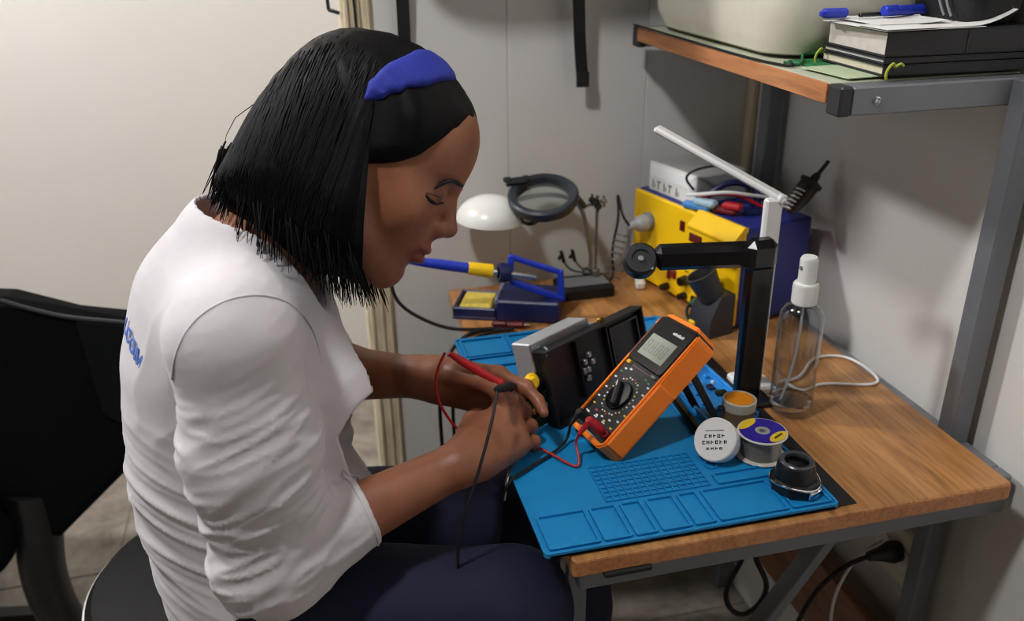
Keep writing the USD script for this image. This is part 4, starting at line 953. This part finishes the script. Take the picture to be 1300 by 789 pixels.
UsdGeom.PrimvarsAPI(bp).CreatePrimvar('lip', Sdf.ValueTypeNames.FloatArray, 'vertex').Set(Vt.FloatArray.FromNumpy(lipm.astype(np.float32)))
dark_hair = pm('black_hair', '#0b0a0c', .42, bump=.35, bscale=260, specular_ior_level=.4)
def on_skin(pts, off=.0006):
    """pushes points onto the body's surface"""
    p = np.array(pts, float)
    for _ in range(6):
        d = body(p); e = 1e-3
        g = np.stack([body(p + V(*(e * np.eye(3)[i]))) - d for i in range(3)], 1) / e
        g /= np.maximum(np.linalg.norm(g, axis=1, keepdims=True), 1e-6); p = p - g * (d - off)[:, None] * .9
    return p
def trace(org, dirs, sdf, off, far=1.3):
    """where rays from org meet a surface"""
    dirs = dirs / np.linalg.norm(dirs, axis=1, keepdims=True); t = np.full(len(dirs), .55)
    for _ in range(40): t = np.minimum(t + (sdf(org + dirs * t[:, None]) - off) * .8, far)
    return org + dirs * t[:, None]
def mirror(p):
    q = (p - HC) @ HR; q[:, 1] *= -1; return HC + q @ HR.T
rays = lambda px: np.array([cam_pt(u, v, 1.0) - CAM for u, v in px])
def sp2(px, n): return spline(np.c_[np.array(px, float), np.zeros(len(px))], n)[:, :2]
brow = trace(CAM, rays(sp2([(552, 240), (563, 232), (575, 230), (586, 236)], 14)), body, .0006)
lash = trace(CAM, rays(sp2([(541, 248), (547, 255), (555, 259), (563, 258)], 14)), body, .0006)
crease = trace(CAM, rays(sp2([(541, 245), (549, 247), (560, 251)], 10)), body, .0)
for fn in (lambda p: p, mirror):
    part(who, 'eyebrow', tube(fn(brow), np.interp(np.arange(14), [0, 4, 13], [.0012, .0027, .0024]), 7), dark_hair)
    part(who, 'eyelashes', tube(fn(lash), np.interp(np.arange(14), [0, 5, 13], [.0010, .0022, .0010]), 6), dark_hair)
    part(who, 'eyelid_crease', tube(fn(crease), .0007, 6), pm('lid_shadow_brown', '#4a2a20', .6))  # thin dark line, shade of the lid fold put into its colour

# ------------------------------------------------------------------ shirt
def torso(s, infl):
    s.ell(V(-.328, .272, .925), V(.106, .136, .120) + infl, BR @ rot('y', 10), .06)
    s.ell(V(-.330, .275, .840), V(.128, .130, .13) + infl, BR, .06)
    s.ell(V(-.343, .270, .735), V(.126, .132, .125) + infl, BR, .07)
    s.ell(V(-.335, .262, .600), V(.128, .160, .14) + infl, BR, .07)
    s.ell(V(-.272, .272, .800), V(.082, .105, .085) + infl, BR, .05); s.ell(V(-.295, .268, .725), V(.085, .115, .09) + infl, BR, .05)
    for q in (-.055, .062): s.ell(V(-.243, .272, .855) + BL * q, V(.062, .060, .062) + infl, None, .045)
    s.cone(R_SHO, L_SHO, .046 + infl, .046 + infl, .06)
    s.ell(V(-.362, .275, .945), V(.058, .110, .075) + infl, BR, .06)
    s.cone(NECK + V(-.02, 0, -.045), R_SHO, .046 + infl, .050 + infl, .05); s.cone(NECK + V(-.02, 0, -.045), L_SHO, .046 + infl, .050 + infl, .05)
R_CUFF, L_CUFF = mid(R_ELB, R_WRI, .46), mid(L_ELB, L_WRI, .30)
shirt = SDF()
torso(shirt, .004)
shirt.cone(NECK + V(-.025, 0, -.06), NECK + V(-.004, 0, .010), .080, .060, .05)
arm_ = SDF(); arm_.cone(R_SHO + V(0, -.002, -.005), mid(R_SHO, R_ELB, .5), .0600, .0655, .03); arm_.cone(mid(R_SHO, R_ELB, .5), R_ELB, .0655, .0560, .03)
arm_.cone(R_ELB, mid(R_ELB, R_WRI, .50), .0550, .0385, .03); shirt.group(arm_, .014)
shirt.cone(L_SHO, L_ELB, .062, .052, .04); shirt.cone(L_ELB, L_CUFF, .052, .042, .03)
FOLD0 = 0
def cut_cone(a, b, ra, rb):
    a, b = V(*a), V(*b)
    def fn(p):
        ab = b - a; t = np.clip((p - a) @ ab / (ab @ ab), 0, 1)
        return np.linalg.norm(p - a - t[:, None] * ab, axis=1) - (ra + (rb - ra) * t)
    return fn
shirt_raw_ops = list(shirt.ops)
NB_ = V(-.312, .268, 1.065)
shirt.custom(cut_cone(NB_ + V(.035, 0, .06), NB_ + V(0.013, 0, -.004), .075, .053), NB_ - .2, NB_ + .2, .004)
shirt.custom(cut_cone(NB_ + V(.03, -.01, -.02), (-.214, .222, .978), .058, .010), NB_ - .25, NB_ + .25, .004)
def half(pt, n_): return lambda p: -((p - pt) @ n_)
shirt.custom(lambda p: np.maximum(-((p - R_CUFF) @ nrm(R_WRI - R_ELB)) * -1 * -1, np.linalg.norm(p - mid(R_ELB, R_WRI, .75), axis=1) - .12), R_WRI - .2, R_WRI + .2, .002)
shirt.custom(lambda p: np.maximum(-((p - L_CUFF) @ nrm(L_WRI - L_ELB)) * -1 * -1, np.linalg.norm(p - mid(L_ELB, L_WRI, .75), axis=1) - .14), L_WRI - .25, L_WRI + .25, .002)
shirt.custom(lambda p: p[:, 2] - (.520 + .012 * np.sin(9 * p[:, 0])), (-1, -1, 0), (1, 1, .62), .002)
sm_ = surface(shirt, .0034, shell=.0075, smooth_it=4)
# folds: ridges pressed into the cloth where it bunches at the waist, under the arm and along the sleeve
P_ = np.array(sm_.vertices); N_ = vnormals(sm_)
def ridge(c_, f, seed, w=None):
    n = meshkit.noise(c_ * f, seed); return (1 - np.abs(2 * n - 1)) ** 2.2 - .35
armT = np.clip((P_ - R_SHO) @ (R_ELB - R_SHO) / ((R_ELB - R_SHO) @ (R_ELB - R_SHO)), 0, 1)
armD = np.minimum(np.linalg.norm(P_ - (R_SHO + armT[:, None] * (R_ELB - R_SHO)), axis=1), np.linalg.norm(P_ - (R_ELB + np.clip((P_ - R_ELB) @ (R_CUFF - R_ELB) / ((R_CUFF - R_ELB) @ (R_CUFF - R_ELB)), 0, 1)[:, None] * (R_CUFF - R_ELB)), axis=1))
arm_w = np.clip((.078 - armD) / .012, 0, 1)
q = (P_ - V(-.34, .25, .8)) @ BR
wst = np.exp(-((P_[:, 2] - .735) / .10) ** 2) * (1 - arm_w)
cw = np.stack([q[:, 0] * 1.0 + q[:, 1] * 1.4, q[:, 1] * .8, q[:, 2] * 4.6 + q[:, 0] * 1.6], 1)
d_ = wst * (.0075 * ridge(cw, 6.5, 3) + .0026 * ridge(cw + 5, 11, 5))
cu = np.stack([q[:, 0] * 2.4 - q[:, 2] * 2.0, q[:, 1] * 1.2, q[:, 2] * 1.6 + q[:, 0] * 1.3], 1)
d_ += (1 - arm_w) * np.clip((P_[:, 2] - .78) / .08, 0, 1) * .0036 * ridge(cu, 7, 11)
ax_s = (P_ - R_SHO) @ nrm(R_ELB - R_SHO)
ca = np.stack([P_[:, 0] * 1.3, P_[:, 1] * 1.3, (ax_s + .35 * (P_[:, 0] - R_SHO[0])) * 4.2], 1)
d_ += arm_w * np.clip((ax_s - .02) / .08, .12, 1) * (.0062 * ridge(ca, 8, 21) + .0034 * ridge(ca + 3, 17, 23))
hem = np.clip((R_CUFF - P_) @ nrm(R_WRI - R_ELB) / .03, .15, 1); hem = np.where(np.linalg.norm(P_ - R_CUFF, axis=1) < .09, hem, 1)
d_ = d_ * hem * np.clip((np.linalg.norm(P_ - NECK, axis=1) - .07) / .04, .1, 1)
sm_.vertices = P_ + N_ * d_[:, None]
# the armhole seam, a shallow groove
cloth = usdkit.material(stage, '/World/Looks/white_cotton', {
    'tc': ('texture_coordinate', {}), 'n': ('noise_texture', dict(scale=900.0, detail=2.0)), 'b': ('bump', dict(strength=.15, distance=.0006)),
    'n2': ('noise_texture', dict(scale=14.0, detail=4.0)), 'r': ('rgb_ramp', dict(ramp=[(.3, lin('#cac4c7')), (.7, lin('#d3ced0'))])),
    'p': ('principled_bsdf', dict(roughness=.85, sheen_weight=.15, specular_ior_level=.2))},
    [('tc.object', 'n.vector'), ('n.fac', 'b.height'), ('b.normal', 'p.normal'), ('tc.object', 'n2.vector'), ('n2.fac', 'r.fac'), ('r.color', 'p.base_color')], surface='p.BSDF')
shp = part(who, 'shirt', sm_, cloth, True)
def project(pts, sdf, off):
    p = np.array(pts, float)
    for _ in range(8):
        d = sdf(p); e = 1.5e-3
        g = np.stack([sdf(p + V(*(e * np.eye(3)[i]))) - d for i in range(3)], 1) / e
        g /= np.maximum(np.linalg.norm(g, axis=1, keepdims=True), 1e-6); p = p - g * (d - off)[:, None] * .9
    return p
raw = SDF(); raw.ops = shirt_raw_ops
# armhole seam as a fine raised stitch line, and the cuff hem
arc = spline(np.array([(218, 482, 0), (222, 455, 0), (236, 422, 0), (262, 395, 0), (300, 378, 0), (340, 376, 0), (374, 390, 0), (398, 420, 0), (408, 462, 0)], float), 60)
loop = trace(CAM, np.array([cam_pt(u, v, 1.0) - CAM for u, v, _ in arc]), raw, .0004)
part(shp, 'armhole_seam', tube(loop, .0012, 6), cloth)
ca_ = nrm(R_WRI - R_ELB); c1 = nrm(np.cross(ca_, V(0, 0, 1))); c2 = np.cross(ca_, c1)
loop = np.array([mid(R_ELB, R_WRI, .44) + (c1 * math.cos(t) + c2 * math.sin(t)) * .05 for t in np.linspace(0, 2 * PI, 60)])
part(shp, 'cuff_hem', tube(project(loop, raw, .0004), .0012, 6, True), cloth)
# lettering on the back
tm = text('LCOM', .0165, .001, True); tm = tm.subdivide_to_size(.006)
tv = np.array(tm.vertices)
tb = np.array([cam_pt(162, 446, .93)]); tb = project(tb, raw, .0)[0]
e0 = body(np.array([tb]))
gn = nrm(np.array([raw(np.array([tb + V(*(1e-3 * np.eye(3)[i]))]))[0] - raw(np.array([tb]))[0] for i in range(3)]))
tx_ = nrm(V(.25, -1, -.40) - gn * (V(.25, -1, -.40) @ gn)); ty_ = np.cross(gn, tx_)
tw = tb + np.outer(tv[:, 0] - tv[:, 0].mean(), tx_) + np.outer(tv[:, 1], ty_) 
far_ = tw + gn * .08
for _ in range(30): far_ = far_ - gn * (raw(far_) * .8)[:, None]
tw = far_
tw = tw + np.outer(tv[:, 2] * 1.0 + .0008, gn)
part(shp, 'back_lettering', trimesh.Trimesh(tw, tm.faces, process=False), pm('blue_print', '#5578c4', .7), False, label='blue lettering across the back')

# ------------------------------------------------------------------ hair
def to2(p):                                            # head-plane coordinates: right, up, away from the camera, about the head centre
    q = p - HC; return np.stack([q @ rgt, q @ upv, q @ fwd], 1)
S2 = .962 / F_PX
poly2 = lambda pts: np.array([((u - 474) * S2, -(v - 197) * S2) for u, v in pts])
def sd_poly(P, a):
    d = np.full(len(P), 9.0); ins = np.zeros(len(P), bool); b = np.roll(a, -1, 0)
    for p, q in zip(a, b):
        e = q - p; w = P - p; t = np.clip(w @ e / (e @ e), 0, 1); d = np.minimum(d, ((w - t[:, None] * e) ** 2).sum(1))
        c1_ = (p[1] > P[:, 1]) != (q[1] > P[:, 1])
        with np.errstate(divide='ignore', invalid='ignore'):
            ins ^= c1_ & (P[:, 0] < (q[0] - p[0]) * (P[:, 1] - p[1]) / (q[1] - p[1]) + p[0])
    return np.where(ins, -1, 1) * np.sqrt(d)
def smooth_poly(pts, n=120):
    return spline(poly2(pts), n, True)[:-1]
hull_out = smooth_poly([(607, 168), (597, 128), (572, 92), (540, 64), (500, 46), (440, 40), (392, 60), (350, 104), (318, 152), (295, 195), (277, 234), (284, 258), (314, 290), (350, 318), (400, 345), (440, 356), (478, 372), (520, 350), (570, 290), (598, 215)])
face_cut = smooth_poly([(660, 172), (600, 172), (574, 190), (540, 212), (500, 222), (474, 228), (465, 270), (467, 320), (474, 400), (620, 420), (680, 280)], 120)
def hair_raw(p, grow=0.0):
    q = to2(p); d2 = sd_poly(q[:, :2], hull_out)
    din = np.clip(-d2 + grow, 0, .085); th_ = .088 * np.sqrt(np.clip(1 - (1 - din / .085) ** 2, 0, 1)) + grow
    wc = .004 + 0 * q[:, 0]
    dd = np.abs(q[:, 2] - wc) - th_
    return np.where(d2 - grow > 0, np.maximum(d2 - grow, dd * .5), np.maximum(dd * .62, (d2 - grow) * .9))
hlo, hhi = HC - .26, HC + .26
hair = SDF()
hair.custom(lambda p: hair_raw(p), hlo, hhi, 0, 'add')
hair.custom(lambda p: sd_poly(to2(p)[:, :2], face_cut), hlo, hhi, .016, 'sub')
hm = surface(hair, .0040, pad=.0, bounds=(HC - V(.24, .2, .24), HC + V(.22, .2, .2)), smooth_it=6)
HP = np.array(hm.vertices); HN = vnormals(hm); q2 = to2(HP)
strandc = np.stack([q2[:, 0] * 60 + q2[:, 1] * 14, q2[:, 1] * 5, q2[:, 2] * 60], 1)
hm.vertices = HP + HN * (.0030 * (meshkit.noise(strandc, 4) - .5) + .0012 * (meshkit.noise(strandc * 2.3, 9) - .5))[:, None]
hair_m = usdkit.material(stage, '/World/Looks/hair_strands', {
    'tc': ('texture_coordinate', {}), 'mp': ('mapping', dict(scale=(260.0, 260.0, 26.0))), 'n': ('noise_texture', dict(scale=1.0, detail=4.0)), 'b': ('bump', dict(strength=.2, distance=.0008)),
    'p': ('principled_bsdf', dict(base_color=lin('#060506'), roughness=.5, specular_ior_level=.12))},
    [('tc.object', 'mp.vector'), ('mp.vector', 'n.vector'), ('n.fac', 'b.height'), ('b.normal', 'p.normal')], surface='p.BSDF')
hrp = part(who, 'hair', hm, hair_m, True)
rng = np.random.default_rng(11); st_ = []
inv2 = lambda x, y, w: HC + rgt * x + upv * y + fwd * w
edge = spline(poly2([(274, 236), (282, 256), (312, 288), (350, 316), (400, 342), (440, 352), (474, 356)]), 200)
for i in range(520):
    k_ = min(199, int(200 * rng.random() ** .75)); e = edge[k_]; fr = k_ / 199.0
    w = rng.uniform(-.078, .080) * min(1, .2 + (e[0] + .20) / .11)
    L_ = rng.uniform(.004, .014) + (rng.uniform(0, .026) if fr > .72 else 0)
    dirn = V(-.45 + .75 * fr, -1.0) ; dirn /= np.linalg.norm(dirn); sl = rng.normal(0, .10)
    dirn = dirn + V(sl, 0)
    a = inv2(*(e - dirn * .050), w * .93); b = inv2(*(e - dirn * .010), w); c_ = inv2(*(e + dirn * L_), w * .98)
    st_.append(tube(spline([a, b, c_], 6), np.linspace(.0013, .0003, 6), 4))
for i in range(9):
    e = poly2([(rng.uniform(272, 330), rng.uniform(160, 236))])[0]
    a = inv2(e[0] + .05, e[1] + .06, rng.uniform(-.03, .03)); b = inv2(e[0] + .022, e[1] + .018, rng.uniform(-.03, .03)); c_ = inv2(e[0] + .004, e[1] - .014, rng.uniform(-.03, .03))
    st_.append(tube(spline([a, b, c_], 5), np.linspace(.0008, .0003, 5), 4))
cr0 = spline(poly2([(318, 165), (345, 120), (392, 70), (440, 50), (490, 56), (500, 100), (484, 150), (478, 196)]), 200)
ed0 = spline(poly2([(280, 238), (300, 272), (350, 312), (400, 338), (440, 348), (470, 352)]), 200)
def near_w(x, y):
    d2 = sd_poly(np.stack([x, y], 1), hull_out); din = np.clip(-d2, 0, .085)
    return .004 - .088 * np.sqrt(np.clip(1 - (1 - din / .085) ** 2, 0, 1))
lay = []
for i in range(460):
    t = rng.random(); a = cr0[int(np.clip(t + rng.normal(0, .05), 0, .995) * 200)]; b = ed0[int(np.clip(t + rng.normal(0, .05), 0, .995) * 200)]
    t0 = rng.uniform(0, .5); ts = np.linspace(t0, rng.uniform(.8, 1.0), 9)
    c_ = (a + b) / 2 + V(-.010 + .018 * t, .012)
    xy = np.outer((1 - ts) ** 2, a) + np.outer(2 * ts * (1 - ts), c_) + np.outer(ts ** 2, b)
    w = near_w(xy[:, 0], xy[:, 1]) - .0004
    lay.append(tube(HC + np.outer(xy[:, 0], rgt) + np.outer(xy[:, 1], upv) + np.outer(w, fwd), np.r_[.0003, np.full(7, .0011), .0004], 4))
part(who, 'hair_strands', cat(lay), hair_m, True, kind='stuff')
part(who, 'hair_tips', cat(st_), hair_m, True, kind='stuff')
band_poly = smooth_poly([(478, 152), (492, 118), (520, 92), (540, 76), (560, 74), (580, 98), (574, 114), (535, 134), (505, 146)], 60)
band = SDF()
band.custom(lambda p: hair_raw(p, .0045), hlo, hhi, 0, 'add')
band.custom(lambda p: -sd_poly(to2(p)[:, :2], band_poly), hlo, hhi, .006, 'sub')
bmh = surface(band, .0034, pad=0, bounds=(HC - V(.1, .16, .02), HC + V(.2, .2, .2)), smooth_it=4)
BP = np.array(bmh.vertices); b2 = to2(BP)
bmh.vertices = BP + vnormals(bmh) * (.004 * (meshkit.noise(np.stack([b2[:, 0] * 90 + b2[:, 1] * 70, b2[:, 2] * 12, b2[:, 1] * 20], 1), 2) - .5))[:, None]
part(who, 'headband', bmh, pm('royal_blue_cloth', '#15268f', .75, bump=.3, bscale=600), True, label='royal blue cloth headband')

# ------------------------------------------------------------------ trousers and shoes
R_HIP, L_HIP = V(-.335, .175, .605), V(-.345, .335, .605)
R_KNE, L_KNE = V(-.045, .095, .612), V(.080, .285, .590)
R_ANK, L_ANK = V(-.080, .085, .085), V(.110, .300, .085)
trs = SDF()
trs.ell(V(-.325, .260, .600), (.105, .145, .095), BR, .05)
for a, b, c_ in ((R_HIP, R_KNE, R_ANK), (L_HIP, L_KNE, L_ANK)):
    trs.cone(a, b, .084, .070, .03); trs.cone(b, mid(b, c_, .35), .064, .062, .03); trs.cone(mid(b, c_, .35), c_, .062, .050, .02)
tmh = surface(trs, .007, smooth_it=3)
TP = np.array(tmh.vertices)
tmh.vertices = TP + vnormals(tmh) * (.004 * (meshkit.fbm(TP * V(18, 26, 14), 3, 6) - .5))[:, None]
part(who, 'trousers', tmh, pm('navy_trousers', '#0a0e30', .8, bump=.3, bscale=700), True)
shoe_m = pm('black_shoe', '#141416', .5)
for A_k in (R_ANK, L_ANK):
    s_ = SDF(); s_.cone(A_k + V(-.045, 0, -.045), A_k + V(.13, -.01, -.052), .036, .030, .02); s_.cone(A_k + V(0, 0, -.02), A_k + V(-.01, 0, .02), .040, .042, .03)
    s_.custom(lambda p: p[:, 2] - .004, (-1, -1, -.1), (1, 1, .06), .003)
    part(who, 'shoe', surface(s_, .006, smooth_it=2), shoe_m, True)

# ------------------------------------------------------------------ what she sits on, and the office chair behind her
stl = thing('round_stool', 'round black stool with a bright chrome rim under the woman', 'stool', (-.400, .370, 0))
vinyl = pm('black_vinyl', '#09090a', .6, bump=.2, bscale=400, specular_ior_level=.2)
part(stl, 'seat', lathe([(0, .470), (.190, .470), (.196, .480), (.196, .505), (.185, .518), (.10, .524), (0, .525)], 64), vinyl)
part(stl, 'chrome_rim', lathe([(.194, .478), (.1995, .480), (.2015, .491), (.1995, .502), (.194, .504), (.194, .478)], 72), pm('satin_chrome', '#e6e6e4', .35, .7))
part(stl, 'gas_column', lathe([(0, .10), (.026, .10), (.026, .28), (.020, .285), (.020, .470), (0, .470)], 28), chrome)
for k_ in range(5):
    a = 2 * PI * k_ / 5 + .3; d_v = V(math.cos(a), math.sin(a), 0)
    part(stl, 'leg', bar(d_v * .02 + V(0, 0, .11), d_v * .26 + V(0, 0, .05), .035, .022, .006), chrome)
    part(stl, 'caster', mv(cyl(.024, -.010, .010, 20, .004), d_v * .255 + V(0, 0, .024), along((0, 0, 0), (-d_v[1], d_v[0], 0))), black_pl)
och = thing('office_chair', 'black fabric office chair standing behind the woman at the left', 'chair', (-.60, .74, -.0), R=V(.97, .2407, 0, -.2407, .97, 0, 0, 0, 1).reshape(3, 3))
fab = pm('black_fabric', '#060607', .95, bump=.4, bscale=800, specular_ior_level=.15)
bk = Polygon([(-.34, .785), (-.26, .808), (-.142, .803), (-.04, .772), (.056, .760), (.10, .750), (.125, .72), (.11, .60), (.055, .555), (-.018, .507), (-.172, .329), (-.22, .30), (-.30, .33), (-.36, .50)]).buffer(.012, 6)
bkm = mv(bevprism(bk, .045, .014), (0, .045, 0), RX90)
part(och, 'backrest', bkm, fab)
part(och, 'back_panel', mv(bevprism(Polygon([(-.02, .77), (.085, .758), (.105, .71), (.09, .61), (.04, .565), (-.01, .60)]).buffer(.006, 4), .006, .002), (0, 0.0, 0), RX90), pm('slate_fabric', '#0a0d0f', .9, bump=.3, bscale=800, specular_ior_level=.2))
part(och, 'backrest_piping', tube(spline([(-.142, -.002, .814), (-.04, -.002, .783), (.056, -.002, .771), (.104, -.002, .760)], 24), .004, 8), black_pl)
part(och, 'spine', tube(spline([(-.20, .03, .42), (-.205, .02, .33), (-.205, .0, .25), (-.185, -.02, .17), (-.16, -.02, .10)], 24), np.linspace(.045, .036, 24), 14), black_pl)
part(och, 'armrest', cat(mv(cyl(.10, -.02, .02, 40, .012), (-.32, -.03, .36), rot('x', 90))), fab)
part(och, 'seat', bevprism(rrect(-.76, -.24, -.10, .36, .08, 8), .07, .025, .40), fab)
part(och, 'back_bracket', bar((-.20, .03, .40), (-.45, .10, .395), .06, .02, .006), black_pl)
part(och, 'gas_column', rod((-.56, .02, .08), (-.56, .02, .41), .028, 20), black_pl)
for k_ in range(5):
    a = 2 * PI * k_ / 5 + .25; d_v = V(math.cos(a), math.sin(a), 0)
    part(och, 'leg', bar(V(-.56, .02, .10) + d_v * .02, V(-.56, .02, .06) + d_v * .27, .045, .03, .008), black_pl)
    part(och, 'caster', mv(cyl(.028, -.012, .012, 20, .005), V(-.56, .02, .028) + d_v * .26, along((0, 0, 0), (-d_v[1], d_v[0], 0))), black_pl)
